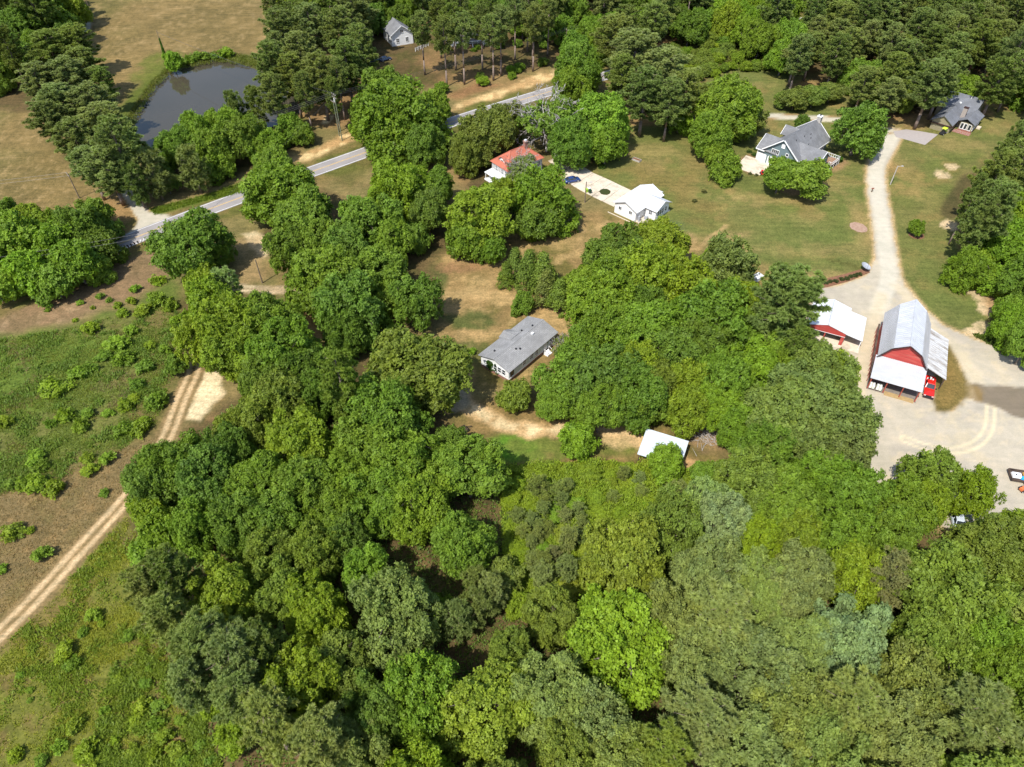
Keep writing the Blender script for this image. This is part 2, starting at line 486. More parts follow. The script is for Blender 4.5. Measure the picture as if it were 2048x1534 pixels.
def ground_colour(x, y):
    L = lambda r, g, b: np.array(rgb(r, g, b))
    n1 = fbm(x, y, 22, 1); n2 = fbm(x, y, 7, 2); n3 = fbm(x, y, 2.4, 3); n4 = fbm(x, y, 45, 5)
    C = np.zeros(x.shape + (3,))
    def put(w, c):
        nonlocal C
        w = np.clip(w, 0, 1)[..., None]
        C = C * (1 - w) + np.asarray(c) * w
    put(np.ones_like(x), L(134, 118, 74))
    put(sstep(0.42, 0.68, n1) * .8, L(118, 112, 64))
    put(sstep(0.5, 0.75, n2) * 0.7, L(150, 122, 80))
    # mown hay fields with mowing lines
    hay = zone(x, y, [(120, -60), (790, -60), (690, 60), (600, 100), (480, 112), (350, 118), (285, 205), (250, 260), (130, 190)], 2, 2, 8, 7)
    hay = np.maximum(hay, zone(x, y, [(-300, 120), (60, 140), (110, 240), (170, 350), (290, 420), (180, 480), (-300, 520)], 2, 2, 8, 8))
    put(hay, L(128, 108, 66))
    put(hay * sstep(0.4, 0.65, n1), L(142, 118, 74))
    put(hay * sstep(0.5, 0.75, n4) * 0.6, L(112, 106, 58))
    cx, cy, _ = P(420, 330)
    rr = np.hypot(x - cx, (y - cy) * 0.8)
    st = fbm(rr, np.arctan2(y - cy, x - cx) * 40, 1.3, 9, 3)
    put(hay * sstep(0.55, 0.75, st) * 0.55, L(168, 140, 96))
    put(hay * sstep(0.5, 0.25, st) * 0.35, L(104, 90, 52))
    put(blob(x, y, 330, 190, 9, 16, 11) * 0.7, L(176, 146, 92)); put(blob(x, y, 255, 130, 9, 14, 12) * 0.6, L(158, 130, 82))
    put(blob(x, y, 320, 130, 7, 14, 13) * 0.8, L(104, 112, 42))
    # lawns on the right
    lawn = zone(x, y, [(1225, 250), (1330, 220), (1420, 120), (1620, 120), (1800, 215), (2120, 195), (2160, 400), (1920, 330), (1925, 470), (1990, 570), (2080, 700), (1960, 690), (1880, 645), (1800, 560), (1640, 585), (1500, 620), (1380, 500), (1330, 470), (1250, 430), (1170, 350)], 3, 2.5, 7, 15)
    put(lawn, L(121, 117, 64))
    put(lawn * sstep(0.44, 0.62, fbm(x, y, 16, 21)) * .8, L(108, 114, 55))
    put(lawn * sstep(0.55, 0.72, fbm(x, y, 6, 22)) * 0.75, L(148, 126, 74))
    put(lawn * sstep(0.62, 0.8, fbm(x, y, 26, 23)) * 0.8, L(132, 114, 64))
    for i, (a, bb, rx, ry, k) in enumerate([(1440, 290, 8, 10, .3), (1590, 480, 15, 9, .8), (1680, 400, 7, 9, .7), (1640, 470, 10, 6, .7), (1860, 540, 5, 14, .9), (1900, 600, 6, 10, .9), (1520, 150, 12, 8, .8), (1340, 452, 3.4, 2.2, .9), (1280, 440, 7, 3, .9), (1215, 330, 5, 3, .5), (1250, 357, 3, 3, .9), (1320, 300, 7, 5, .6), (1850, 310, 6, 5, .5), (1350, 430, 6, 2.5, .6)]):
        put(blob(x, y, a, bb, rx, ry, 30 + i, 0.7, 1.5) * k * .8, L(106, 114, 56) if i != 7 else L(98, 116, 70))
    for i, (a, bb, rx, ry, k) in enumerate([(1440, 250, 7, 6, .6), (1290, 300, 8, 4, .7), (1420, 330, 6, 5, .5), (1700, 560, 7, 2.5, .9), (1640, 555, 5, 2.2, .8), (1560, 545, 6, 2, .7), (1720, 425, 2.5, 9, .7), (1555, 400, 14, 2.4, .8), (1655, 372, 5, 3, .6), (1470, 470, 3.5, 2, .8), (1480, 500, 3.5, 1.6, .8), (1740, 480, 3, 10, .6), (1510, 540, 6, 2, .6), (1640, 500, 5, 3, .5), (1300, 330, 4, 4, .6), (1480, 390, 5, 3, .5), (1860, 400, 6, 7, .4), (1800, 330, 3, 8, .5), (1510, 170, 8, 2, .5), (1910, 290, 9, 4, .6), (1990, 250, 8, 6, .5), (1410, 480, 9, 3, .5), (1620, 440, 6, 4, .45), (1700, 500, 6, 3, .5), (1550, 500, 5, 3, .4)]):
        put(blob(x, y, a, bb, rx, ry, 60 + i, 1.0, 1.2) * k * .65, L(170, 142, 92))
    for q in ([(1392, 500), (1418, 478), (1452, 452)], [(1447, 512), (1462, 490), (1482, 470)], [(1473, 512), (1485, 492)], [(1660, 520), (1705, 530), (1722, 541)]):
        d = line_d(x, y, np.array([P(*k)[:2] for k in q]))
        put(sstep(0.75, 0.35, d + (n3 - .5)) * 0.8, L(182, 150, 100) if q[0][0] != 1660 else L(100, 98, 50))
    put(zone(x, y, [(1925, 350), (1950, 345), (1960, 420), (1900, 440), (1880, 430), (1885, 405)], 0.8, 0.5, 3, 90) * 0.85, L(84, 76, 48))  # shadow-like dark patch painted into the lawn colour; nothing casts it
    # open ground round the grey-roofed house and the red-roofed house
    mid = zone(x, y, [(840, 490), (900, 500), (1020, 470), (1110, 430), (1200, 420), (1330, 460), (1420, 500), (1300, 520), (1170, 560), (1140, 640), (1150, 700), (1120, 720), (1020, 780), (930, 770), (870, 660), (890, 600)], 2.5, 2, 6, 95)
    put(mid, L(150, 122, 78))
    put(mid * sstep(0.45, 0.7, fbm(x, y, 9, 96)) * 0.9, L(114, 104, 54))
    put(mid * sstep(0.56, 0.72, fbm(x, y, 3, 97)) * 0.8, L(180, 148, 98))
    for i, (a, bb, rx, ry, k) in enumerate([(945, 640, 5.5, 3.2, .9), (870, 560, 3, 9, .85), (940, 700, 6, 4, .7), (1060, 440, 4, 3, .4), (1050, 690, 4, 3, .4)]):
        put(blob(x, y, a, bb, rx, ry, 100 + i, 0.5, 0.7) * k, L(88, 96, 48))
    for i, (a, bb, rx, ry, k) in enumerate([(985, 590, 7, 3, .8), (960, 670, 5, 2, .7), (930, 520, 5, 2.5, .7), (1100, 640, 3, 6, .8), (1060, 470, 8, 3, .5), (1020, 560, 6, 3, .5), (1100, 480, 9, 4, .5), (1250, 455, 9, 2.5, .7), (1340, 475, 7, 2.5, .8), (905, 605, 4, 4, .5)]):
        put(blob(x, y, a, bb, rx, ry, 110 + i, 0.8, 0.8) * k, L(186, 152, 102))
    put(blob(x, y, 1345, 490, 5, 5, 121, .5) * .8, L(158, 120, 86)); put(blob(x, y, 920, 535, 6, 2.5, 122, .6) * .7, L(160, 118, 84))
    for dd in (-0.8, 0.8):
        d = line_d(x, y, smooth_line([P(1085, 590)[:2], P(1120, 625)[:2], P(1140, 660)[:2], P(1150, 690)[:2]], 4) + np.array([dd, 0]))
        put(sstep(0.6, 0.2, d + (n3 - .5) * .8) * .7, L(205, 168, 116))
        d = line_d(x, y, smooth_line([P(880, 590)[:2], P(960, 592)[:2], P(1030, 588)[:2], P(1085, 590)[:2]], 4) + np.array([0, dd]))
        put(sstep(0.6, 0.2, d + (n3 - .5) * .8) * .5, L(196, 160, 110))
    # fore yard by the open shed
    fore = zone(x, y, [(900, 780), (960, 800), (1060, 790), (1110, 830), (1330, 820), (1340, 760), (1370, 760), (1420, 800), (1480, 860), (1440, 900), (1410, 960), (1400, 1010), (1370, 1010), (1380, 930), (1290, 930), (1180, 940), (1020, 930), (900, 870)], 1.5, 1.2, 4, 130)
    put(fore, L(142, 116, 72)); put(fore * sstep(.45, .65, fbm(x, y, 5, 131)) * .7, L(112, 104, 54))
    put(blob(x, y, 1035, 893, 4.5, 3.2, 132, .5, .7), L(92, 140, 28)); put(blob(x, y, 1085, 898, 6, 3, 133, .5, .7) * .9, L(108, 118, 48)); put(blob(x, y, 1220, 890, 6, 3, 134, .5, .7) * .9, L(112, 116, 50))
    put(blob(x, y, 1415, 870, 5, 3.5, 135, .6) * .8, L(156, 124, 92)); put(blob(x, y, 1385, 965, 1.5, 6, 136, .6) * .9, L(190, 150, 104)); put(blob(x, y, 1395, 810, 4, 4, 137, .6) * .5, L(168, 134, 88))
    # old field on the left
    bare = zone(x, y, [(-300, 640), (-60, 600), (110, 575), (230, 520), (300, 480), (350, 500), (350, 580), (270, 590), (140, 640), (-60, 685), (-300, 720)], 2, 2.5, 7, 140)
    put(bare, L(142, 114, 84)); put(bare * sstep(.5, .7, fbm(x, y, 5, 141)) * .6, L(128, 106, 74)); put(bare * sstep(.58, .72, fbm(x, y, 2.2, 143)) * .5, L(172, 142, 108))
    fg = zone(x, y, [(-300, 690), (-60, 680), (130, 655), (270, 610), (340, 560), (380, 620), (370, 740), (320, 850), (200, 930), (60, 980), (-300, 1000)], 2.5, 2.5, 6, 150)
    put(fg, L(112, 112, 56)); put(fg * sstep(.42, .6, fbm(x, y, 6, 151)) * .85, L(100, 116, 46)); put(fg * sstep(.55, .7, fbm(x, y, 9, 152)) * .75, L(116, 98, 58))
    put(zone(x, y, [(-300, 690), (-60, 680), (130, 665), (230, 660), (180, 760), (60, 820), (-300, 840)], 3, 3, 7, 153) * .7, L(92, 118, 34))
    put(zone(x, y, [(300, 620), (380, 600), (380, 740), (340, 860), (260, 900), (290, 780)], 3, 3, 7, 155) * .7, L(120, 100, 62))
    fb = zone(x, y, [(-300, 985), (60, 960), (220, 900), (330, 860), (300, 940), (240, 1010), (60, 1210), (-60, 1310), (-300, 1480)], 3, 3, 7, 160)
    put(fb, L(136, 114, 76)); put(fb * sstep(.45, .65, fbm(x, y, 5, 161)) * .7, L(122, 108, 64)); put(fb * sstep(.6, .75, fbm(x, y, 2, 162)) * .6, L(160, 128, 84))
    fy = zone(x, y, [(-300, 1530), (-60, 1330), (80, 1220), (170, 1120), (255, 1020), (300, 1120), (330, 1300), (400, 1420), (470, 1640), (-300, 1700)], 2.5, 2, 5, 170)
    put(fy, L(116, 116, 48)); put(fy * sstep(.42, .6, fbm(x, y, 5, 171)) * .85, L(122, 128, 38)); put(fy * sstep(.52, .7, fbm(x, y, 4, 172)) * .8, L(118, 100, 58))
    put(blob(x, y, 410, 1420, 3.2, 4.5, 173, .9, .9) * .7, L(148, 118, 84)); put(blob(x, y, 330, 1330, 2, 4, 174, .6) * .7, L(130, 104, 74)); put(blob(x, y, 60, 1240, 10, 5, 175, .6) * .6, L(124, 102, 60))
    # brushland floor
    put(zone(x, y, [(1015, 930), (1180, 935), (1290, 925), (1385, 940), (1395, 1010), (1420, 1160), (1150, 1210), (1020, 1190)], 1.5, 1.5, 4, 180), L(92, 88, 36))
    # woodland floor
    for i, pl in enumerate(WOODS_FLOOR):
        w = zone(x, y, pl, 2.5, 2.5, 6, 200 + i)
        put(w, L(104, 86, 56)); put(w * sstep(.45, .65, fbm(x, y, 4, 201)) * .7, L(88, 84, 44)); put(w * sstep(.58, .72, fbm(x, y, 3, 203)) * .5, L(134, 104, 70))
    # pond margin
    dp = poly_sdf(x, y, POND)
    put(sstep(9, 2, dp + (n2 - .5) * 7), L(96, 104, 40)); put(sstep(2.0, 0.6, dp + (n3 - .5) * 2), L(92, 82, 52))
    # red clay and verge
    for i, (a, bb, rx, ry, k) in enumerate([(700, 225, 10, 12, .8), (640, 200, 8, 12, .8), (735, 190, 6, 8, .9), (1290, 238, 9, 5, .9), (1830, 240, 12, 5, .9), (1990, 205, 9, 6, .7), (240, 420, 9, 8, .7), (340, 210, 3, 3, 0), (620, 225, 4, 4, .9), (1620, 170, 6, 4, .8), (1970, 225, 3, 3, .8), (1780, 335, 3, 3, .5), (1000, 160, 22, 8, .6), (760, 240, 8, 8, .6), (1400, 210, 5, 5, .6), (850, 40, 6, 14, .8), (865, 120, 5, 10, .6)]):
        if k: put(blob(x, y, a, bb, rx, ry, 220 + i, .6, .7) * k * .85, L(170, 130, 88))
    put(blob(x, y, 850, 330, 3, 8, 240, .6) * .7, L(178, 138, 92)); put(blob(x, y, 900, 350, 5, 6, 241, .6) * .6, L(160, 126, 84))
    # road shoulders
    dr = line_d(x, y, ROAD)
    put(sstep(9.5, 6, dr + (n2 - .5) * 6), L(128, 110, 66)); put(sstep(9, 6, dr + (n2 - .5) * 6) * sstep(.45, .6, fbm(x, y, 6, 250)), L(106, 104, 50))
    put(zone(x, y, [(300, 420), (420, 390), (500, 360), (500, 385), (400, 405), (310, 432)], 1.2, 1, 4, 251) * .9, L(100, 122, 34))
    put(zone(x, y, [(650, 345), (700, 325), (740, 315), (735, 345), (700, 380)], 2, 2, 5, 252) * .6, L(98, 98, 46))
    cut = zone(x, y, [(855, 232), (920, 208), (1000, 178), (1110, 140), (1118, 152), (1040, 180), (930, 212), (870, 240)], 1.5, 2.2, 5, 253)
    put(cut, L(198, 158, 108)); put(cut * sstep(.5, .65, fbm(x, y, 3, 254)), L(228, 192, 138))
    put(zone(x, y, [(880, 190), (960, 165), (1000, 168), (910, 202)], 2, 2, 5, 255) * .8, L(150, 108, 74))
    cut2 = zone(x, y, [(580, 318), (640, 295), (700, 262), (715, 275), (680, 295), (610, 320)], 1.5, 2.0, 4, 256)
    put(cut2, L(190, 150, 100)); put(cut2 * sstep(.5, .62, fbm(x, y, 3, 257)), L(226, 192, 138))
    put(zone(x, y, [(1305, 92), (1360, 72), (1425, 62), (1430, 70), (1370, 84), (1315, 100)], 1.5, 2, 5, 258), L(186, 140, 92))
    # white sand
    for i, q in enumerate([[(398, 742), (442, 736), (446, 786), (418, 812), (402, 842), (366, 838), (386, 800)], [(482, 468), (512, 462), (530, 476), (532, 512), (512, 508), (500, 490)], [(610, 165), (640, 175), (640, 200), (612, 190)]]):
        put(zone(x, y, q, .8, 1.2, 3, 260 + i), L(232, 204, 164))
    put(zone(x, y, [(470, 480), (525, 470), (530, 560), (480, 570)], 1.5, 1.2, 3, 264) * .6, L(172, 140, 100))
    put(blob(x, y, 655, 238, 1.4, 3, 265, .6), L(236, 206, 160)); put(blob(x, y, 1755, 592, 2, 1, 266, .6), L(220, 200, 160))
    for a, bb, r in ((1885, 348, 1.6), (1900, 332, 1.5), (1897, 450, 1.6), (1955, 580, 2.2), (1975, 600, 2.0), (1970, 620, 1.5), (1970, 655, 1.6), (1955, 675, 2.4), (1985, 680, 1.6)):
        put(blob(x, y, a, bb, r * 1.3, r * 1.3, int(a), .7), L(216, 186, 148))
    put(zone(x, y, [(1910, 470), (1940, 480), (1990, 560), (2040, 650), (2060, 700), (2000, 690), (1985, 640), (1950, 560)], 1.5, 1.5, 4, 268) * .8, L(162, 124, 82))
    # sandy drive past the shed
    d = line_d(x, y, SAND_DRIVE) + (fbm(x, y, 3, 270) - .5) * 3.0
    put(sstep(2.6, 1.4, d), L(196, 160, 114)); put(sstep(1.5, .5, d) * sstep(.35, .55, fbm(x, y, 2, 271)), L(228, 196, 152))
    put(blob(x, y, 1245, 868, 5, 3.5, 272, .8) * .7, L(214, 178, 130)); put(blob(x, y, 905, 790, 3.5, 5, 273, .5), L(190, 168, 140))
    d = line_d(x, y, smooth_line([P(*q)[:2] for q in [(470, 575), (530, 580), (590, 580), (640, 592), (690, 610)]], 4))
    put(sstep(1.9, 1.2, d + (n3 - .5)), L(176, 152, 120)); put(sstep(.35, .1, np.abs(d - .8) + (n3 - .5) * .3), L(214, 190, 156))
    put(zone(x, y, [(600, 590), (625, 620), (650, 665), (630, 690), (600, 640), (590, 600)], 1, 1, 3, 275), L(176, 142, 94))
    # dirt track: two ruts with a grassy crown
    dt = line_d(x, y, TRACK)
    put(sstep(2.6, 1.8, dt + (n3 - .5) * 1.2), L(140, 116, 78)); put(sstep(.75, .35, np.abs(dt - .85) + (n3 - .5) * .4), L(190, 158, 118))
    put(sstep(.45, .15, np.abs(dt - .9) + (n3 - .5) * .4) * .7, L(214, 182, 142))
    # gravel
    dg = np.minimum(line_d(x, y, MAIN_DRIVE) - 2.35, poly_sdf(x, y, YARD))
    isl = poly_sdf(x, y, ISLAND)
    dg = np.maximum(dg, -isl)
    wob = (fbm(x, y, 2.5, 280) - .5) * 1.1
    put(sstep(1.3, .3, dg + wob), L(196, 164, 118))
    g = sstep(.35, -.35, dg + wob)
    put(g, L(201, 187, 166))
    put(g * sstep(.42, .62, fbm(x, y, 8, 281)) * .8, L(190, 177, 160))
    put(g * sstep(.55, .7, fbm(x, y, 3, 282)) * .6, L(216, 196, 164))
    md = line_d(x, y, MAIN_DRIVE)
    put(sstep(2.4, 1.2, md + wob * .5) * .8, L(220, 209, 190))
    put(g * sstep(2.2, .6, line_d(x, y, smooth_line([P(1715, 800)[:2], P(1722, 740)[:2], P(1745, 650)[:2], P(1765, 590)[:2]], 5)) + wob) * .6, L(222, 200, 164))
    put(g * sstep(2.6, .6, line_d(x, y, smooth_line([P(1800, 575)[:2], P(1870, 660)[:2], P(1930, 720)[:2], P(1950, 780)[:2]], 5)) + wob * 2) * .55, L(222, 202, 168))
    cx, cy, _ = P(1880, 800)
    rr = np.hypot(x - cx, y - cy)
    put(g * sstep(.55, .7, fbm(rr * 1.2, np.arctan2(y - cy, x - cx) * 6, 1.2, 284, 3)) * sstep(26, 8, rr) * .5, L(222, 200, 168))
    arc = smooth_line([P(*q)[:2] for q in [(1810, 878), (1850, 893), (1905, 901), (1952, 888), (1977, 858), (1982, 812)]], 8)
    da = line_d(x, y, arc)
    put(sstep(.5, .1, np.abs(da - .7)) * .9, L(232, 212, 176))
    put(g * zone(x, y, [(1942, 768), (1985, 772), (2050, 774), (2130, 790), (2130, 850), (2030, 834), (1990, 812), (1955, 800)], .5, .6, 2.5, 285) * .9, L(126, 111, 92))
    put(blob(x, y, 1942, 782, 2.4, 2.4, 286, .7) * .7, L(150, 120, 66))
    put(sstep(.8, -.8, isl + wob * 2), L(124, 106, 58)); put(sstep(-.5, -3, isl + wob * 3) * .6, L(146, 118, 66))
    for ln, hw in ((BACK_DRIVE, 1.7), (FIELD_DRIVE, 1.5), (FAR_DRIVE, 1.7)):
        d = line_d(x, y, ln) - hw + wob * .6
        put(sstep(1.0, .2, d), L(170, 136, 92)); put(sstep(.3, -.3, d), L(206, 194, 172))
    put(sstep(.55, .25, line_d(x, y, FIELD_DRIVE) + wob * .3) * .6 * sstep(0, 1, (np.hypot(x - P(300, 455)[0], y - P(300, 455)[1]) - 12) / 6), L(140, 118, 78))
    fan = poly_sdf(x, y, poly_w([(262, 400), (280, 398), (300, 425), (345, 432), (330, 452), (250, 486), (240, 478), (270, 455), (277, 435)]))
    put(sstep(.5, -.5, fan + wob), L(206, 194, 174))
    put(zone(x, y, [(1480, 316), (1500, 305), (1516, 316), (1536, 327), (1530, 346), (1498, 350), (1478, 336)], .8, .5, 3, 290), L(150, 118, 84))
    put(zone(x, y, [(1535, 350), (1560, 385), (1620, 398), (1645, 380), (1660, 345), (1700, 330), (1690, 320), (1660, 330), (1640, 330)], .8, 1, 3, 291) * .9, L(168, 132, 96))
    lum = (C * np.array([.3, .6, .1])).sum(-1, keepdims=True)
    C = (lum + (C - lum) * .95) * np.array([.98, 1.0, 1.0])
    return C

WOODS_FLOOR = [
    [(330, 880), (480, 790), (640, 740), (760, 700), (900, 760), (890, 880), (1010, 960), (1020, 1190), (1150, 1220), (1420, 1180), (1420, 960), (1480, 900), (1560, 880), (1740, 960), (1890, 1080), (2300, 1080), (2300, 1900), (430, 1900), (440, 1480), (330, 1320), (270, 1120), (260, 1000)],
    [(1150, 560), (1300, 510), (1400, 540), (1500, 600), (1630, 640), (1690, 760), (1650, 820), (1480, 850), (1420, 790), (1340, 790), (1290, 840), (1110, 830), (1090, 770), (1140, 700)],
    [(-300, 110), (110, 110), (190, 240), (260, 330), (290, 400), (220, 380), (150, 330), (100, 230), (-300, 180)],
    [(-300, 500), (40, 480), (150, 450), (240, 500), (170, 560), (0, 610), (-300, 660)],
    [(300, 350), (420, 320), (560, 270), (620, 265), (600, 290), (480, 350), (360, 385)],
    [(520, 180), (600, 120), (700, 60), (790, -60), (1500, -60), (1440, 50), (1320, 85), (1200, 130), (1110, 130), (960, 160), (800, 180), (700, 250), (620, 250)],
    [(1220, 150), (1300, 110), (1410, 150), (1400, 230), (1290, 240), (1230, 220)],
    [(1590, 150), (1600, 60), (1650, -60), (2400, -60), (2400, 210), (2050, 205), (1960, 190), (1870, 230), (1800, 240), (1720, 210), (1690, 180)],
    [(1920, 480), (1930, 380), (1990, 310), (2080, 240), (2400, 240), (2400, 760), (2060, 700), (2010, 600)],
    [(640, 380), (720, 420), (830, 420), (900, 450), (1000, 500), (900, 500), (860, 520), (870, 640), (800, 680), (660, 640), (600, 560), (560, 520), (520, 470), (580, 430)],
    [(360, 600), (470, 590), (600, 650), (650, 710), (560, 780), (450, 740), (380, 720)],
    [(900, 320), (960, 300), (1000, 330), (1010, 380), (1140, 440), (1120, 460), (1030, 450), (940, 400)],
    [(1060, 260), (1110, 200), (1240, 250), (1240, 310), (1150, 320), (1100, 300)],
]

def build_ground():
    us = np.concatenate([[-40, -12, -4, -2, -1.4], np.linspace(-1.12, 1.12, 540), [1.4, 2, 4, 12, 40]])
    pys = np.arange(1640, -44, -4.2)
    ys = np.array([P(1024, q)[1] for q in pys])
    ys = np.concatenate([[-900, -200, -40, 0, 12], ys, [365, 390, 430, 520, 700, 1200, 2500, 6000]])
    ys = np.unique(np.sort(ys))
    w = np.maximum(66.2 + 0.5102 * (ys - 29.86), 48)
    U, Y = np.meshgrid(us, ys)
    X = U * w[:, None]
    Z = np.zeros_like(X)
    dp = poly_sdf(X, Y, POND)
    Z = np.where(dp < 2.5, -1.6 * sstep(2.5, -2.5, dp), Z)
    C = ground_colour(X, Y)
    ny, nx = X.shape
    V = np.stack([X, Y, Z], -1).reshape(-1, 3)
    C = C.reshape(-1, 3)
    idx = np.arange(ny * nx).reshape(ny, nx)
    F = np.stack([idx[:-1, :-1], idx[:-1, 1:], idx[1:, 1:], idx[1:, :-1]], -1).reshape(-1, 4)
    cen = V[F].mean(1)
    cx, cy = cen[:, 0], cen[:, 1]
    wob = (fbm(cx, cy, 2.5, 280) - .5) * 1.1
    dg = np.maximum(np.minimum(line_d(cx, cy, MAIN_DRIVE) - 2.35, poly_sdf(cx, cy, YARD)), -poly_sdf(cx, cy, ISLAND)) + wob
    cls = np.zeros(len(F), int)
    cls[dg < 0.1] = 1
    cls[(cls == 0) & (line_d(cx, cy, TRACK) < 1.7)] = 2
    cls[(cls == 0) & (line_d(cx, cy, SAND_DRIVE) + (fbm(cx, cy, 3, 270) - .5) * 3 < 1.9)] = 3
    cls[(cls == 0) & (line_d(cx, cy, BACK_DRIVE) < 1.75)] = 4
    fan = poly_sdf(cx, cy, poly_w([(262, 400), (280, 398), (300, 425), (345, 432), (330, 452), (250, 486), (240, 478), (270, 455), (277, 435)]))
    cls[(cls == 0) & ((line_d(cx, cy, FIELD_DRIVE) < 1.6) | (fan < 0))] = 5
    cls[(cls == 0) & (line_d(cx, cy, FAR_DRIVE) < 1.8)] = 6
    names = ['ground', 'gravel_yard', 'dirt_track', 'sandy_drive', 'gravel_lane', 'field_entrance', 'farm_lane']
    for k, nm in enumerate(names):
        sel = F[cls == k]
        if not len(sel): continue
        used, inv = np.unique(sel, return_inverse=True)
        inv = inv.reshape(sel.shape)
        me = bpy.data.meshes.new(nm)
        n = len(sel)
        me.vertices.add(len(used)); me.loops.add(n * 4); me.polygons.add(n)
        me.vertices.foreach_set('co', V[used].reshape(-1).astype(np.float32))
        me.loops.foreach_set('vertex_index', inv.reshape(-1).astype(np.int32))
        me.polygons.foreach_set('loop_start', np.arange(0, n * 4, 4, dtype=np.int32))
        me.update(calc_edges=True)
        ca = me.attributes.new('Col', 'FLOAT_COLOR', 'POINT')
        ca.data.foreach_set('color', np.concatenate([C[used], np.ones((len(used), 1))], 1).reshape(-1).astype(np.float32))
        tag(link(nm, me, MAT['gravel_ground' if k in (1, 4, 5, 6) else 'ground']), kind='structure')
build_ground()

# ------------------------------------------------------------------ pond, road, paving
def strip(name, line, off0, off1, z, mat, parent=None, t0=0.0, t1=1.0):
    p = np.array(line); d = np.gradient(p, axis=0); d /= np.linalg.norm(d, axis=1)[:, None]
    nrm = np.stack([-d[:, 1], d[:, 0]], 1)
    a = p + nrm * off0; b = p + nrm * off1
    n = len(p); i0 = int(t0 * (n - 1)); i1 = int(t1 * (n - 1))
    mb = MB()
    for i in range(i0, i1):
        mb.quad((*a[i], z), (*a[i + 1], z), (*b[i + 1], z), (*b[i], z))
    return mb.build(name, mat, parent)

mb = MB(); mb.quad(*[(a, c, WATER_Z) for a, c in POND * 1.0])
tag(mb.build('pond_water', MAT['water']), kind='structure')
RD = smooth_line(ROAD, 2)
road = tag(strip('road', RD, -3.15, 3.15, 0.02, MAT['asphalt']), kind='structure')
strip('edge_line', RD, 2.66, 2.84, 0.026, MAT['line_white'], road)
strip('edge_line', RD, -2.84, -2.66, 0.026, MAT['line_white'], road)
strip('centre_line', RD, 0.08, 0.22, 0.026, MAT['line_yellow'], road)
strip('centre_line', RD, -0.22, -0.08, 0.026, MAT['line_yellow'], road)

# concrete drive of the red-roofed house, slab by slab
drive = tag(bpy.data.objects.new('concrete_drive', None), kind='structure'); COL.objects.link(drive)
up = smooth_line([P(*q)[:2] for q in [(1128, 306), (1152, 322), (1182, 344), (1214, 358), (1266, 383)]], 4)
lo = smooth_line([P(*q)[:2] for q in [(1096, 322), (1118, 342), (1138, 366), (1168, 385), (1228, 414)]], 4)
def resample(p, n):
    s = np.concatenate([[0], np.cumsum(np.linalg.norm(np.diff(p, axis=0), axis=1))]); q = np.linspace(0, s[-1], n)
    return np.stack([np.interp(q, s, p[:, 0]), np.interp(q, s, p[:, 1])], 1)
up = resample(up, 9); lo = resample(lo, 9)
rows = 3
for i in range(8):
    for j in range(rows):
        c = []
        for ii, jj in ((i, j), (i + 1, j), (i + 1, j + 1), (i, j + 1)):
            t = jj / rows; c.append(lo[ii] * (1 - t) + up[ii] * t)
        m_ = sum(c) / 4
        c = [q + (m_ - q) / np.linalg.norm(m_ - q) * 0.06 for q in c]
        z = 0.07 + 0.012 * ((i * 3 + j * 5) % 4)
        MB().hexa([(*q, -0.05) for q in c], [(*q, z) for q in c]).build('concrete_slab', MAT['concrete_old'], drive)
# concrete apron at the blue house
c = [P(*q)[:2] for q in [(1492, 311), (1514, 318), (1537, 328), (1545, 345), (1516, 351), (1484, 340), (1480, 324)]]
tag(MB().hexa([(*q, -0.05) for q in c], [(*q, 0.08) for q in c]).build('garage_apron', MAT['concrete_old']), kind='structure')
c = [P(*q)[:2] for q in [(1786, 263), (1812, 259), (1842, 263), (1876, 269), (1850, 290), (1818, 281), (1792, 274)]]
tag(MB().hexa([(*q, -0.05) for q in c], [(*q, 0.05) for q in c]).build('paved_drive', MAT['asphalt_drive']), kind='structure')

def disc(name, px, py, rx, ry, z, mat, rot=0, n=40, wob=0.05, seed=1):
    cx, cy, _ = P(px, py); r = random.Random(seed); pts = []
    for i in range(n):
        a = 2 * math.pi * i / n; k = 1 + r.uniform(-wob, wob)
        u, w = rx * math.cos(a) * k, ry * math.sin(a) * k
        pts.append((cx + u * math.cos(rot) - w * math.sin(rot), cy + u * math.sin(rot) + w * math.cos(rot)))
    return MB().hexa([(*q, -0.05) for q in pts], [(*q, z) for q in pts]).build(name, mat)

# ------------------------------------------------------------------ buildings
def gable_roof(mb, x0, x1, y0, y1, ze, zr, ov=0.35, t=0.16, axis='x', rib=0.0, ribmb=None, ym=None):
    """two roof slabs; the ridge runs along the axis; eaves at y0 and y1 (or x0, x1)"""
    if axis == 'x':
        m_ = (y0 + y1) / 2 if ym is None else ym
        def pt(s, c, z): return (s, c, z)
        s0, s1, c0, c1 = x0, x1, y0, y1
    else:
        m_ = (x0 + x1) / 2 if ym is None else ym
        def pt(s, c, z): return (c, s, z)
        s0, s1, c0, c1 = y0, y1, x0, x1
    s0 -= ov; s1 += ov
    for c in (c0, c1):
        sl = (zr - ze) / abs(m_ - c)
        co = c - ov if c < m_ else c + ov
        zo = ze - sl * ov
        A, B, Cc, D = pt(s0, co, zo + t), pt(s1, co, zo + t), pt(s1, m_, zr + t), pt(s0, m_, zr + t)
        mb.slab([A, B, Cc, D], t)
        if rib: (ribmb or mb).ribs(A, B, Cc, D, rib)
    return mb

def gable_walls(mb, x0, x1, y0, y1, ze, zr, axis='x', z0=0.0, ym=None):
    if axis == 'x':
        m_ = (y0 + y1) / 2 if ym is None else ym
        mb.prism([(y0, z0), (y1, z0), (y1, ze), (m_, zr), (y0, ze)], 'x', x0, x1)
    else:
        m_ = (x0 + x1) / 2 if ym is None else ym
        mb.prism([(x0, z0), (x1, z0), (x1, ze), (m_, zr), (x0, ze)], 'y', y0, y1)
    return mb

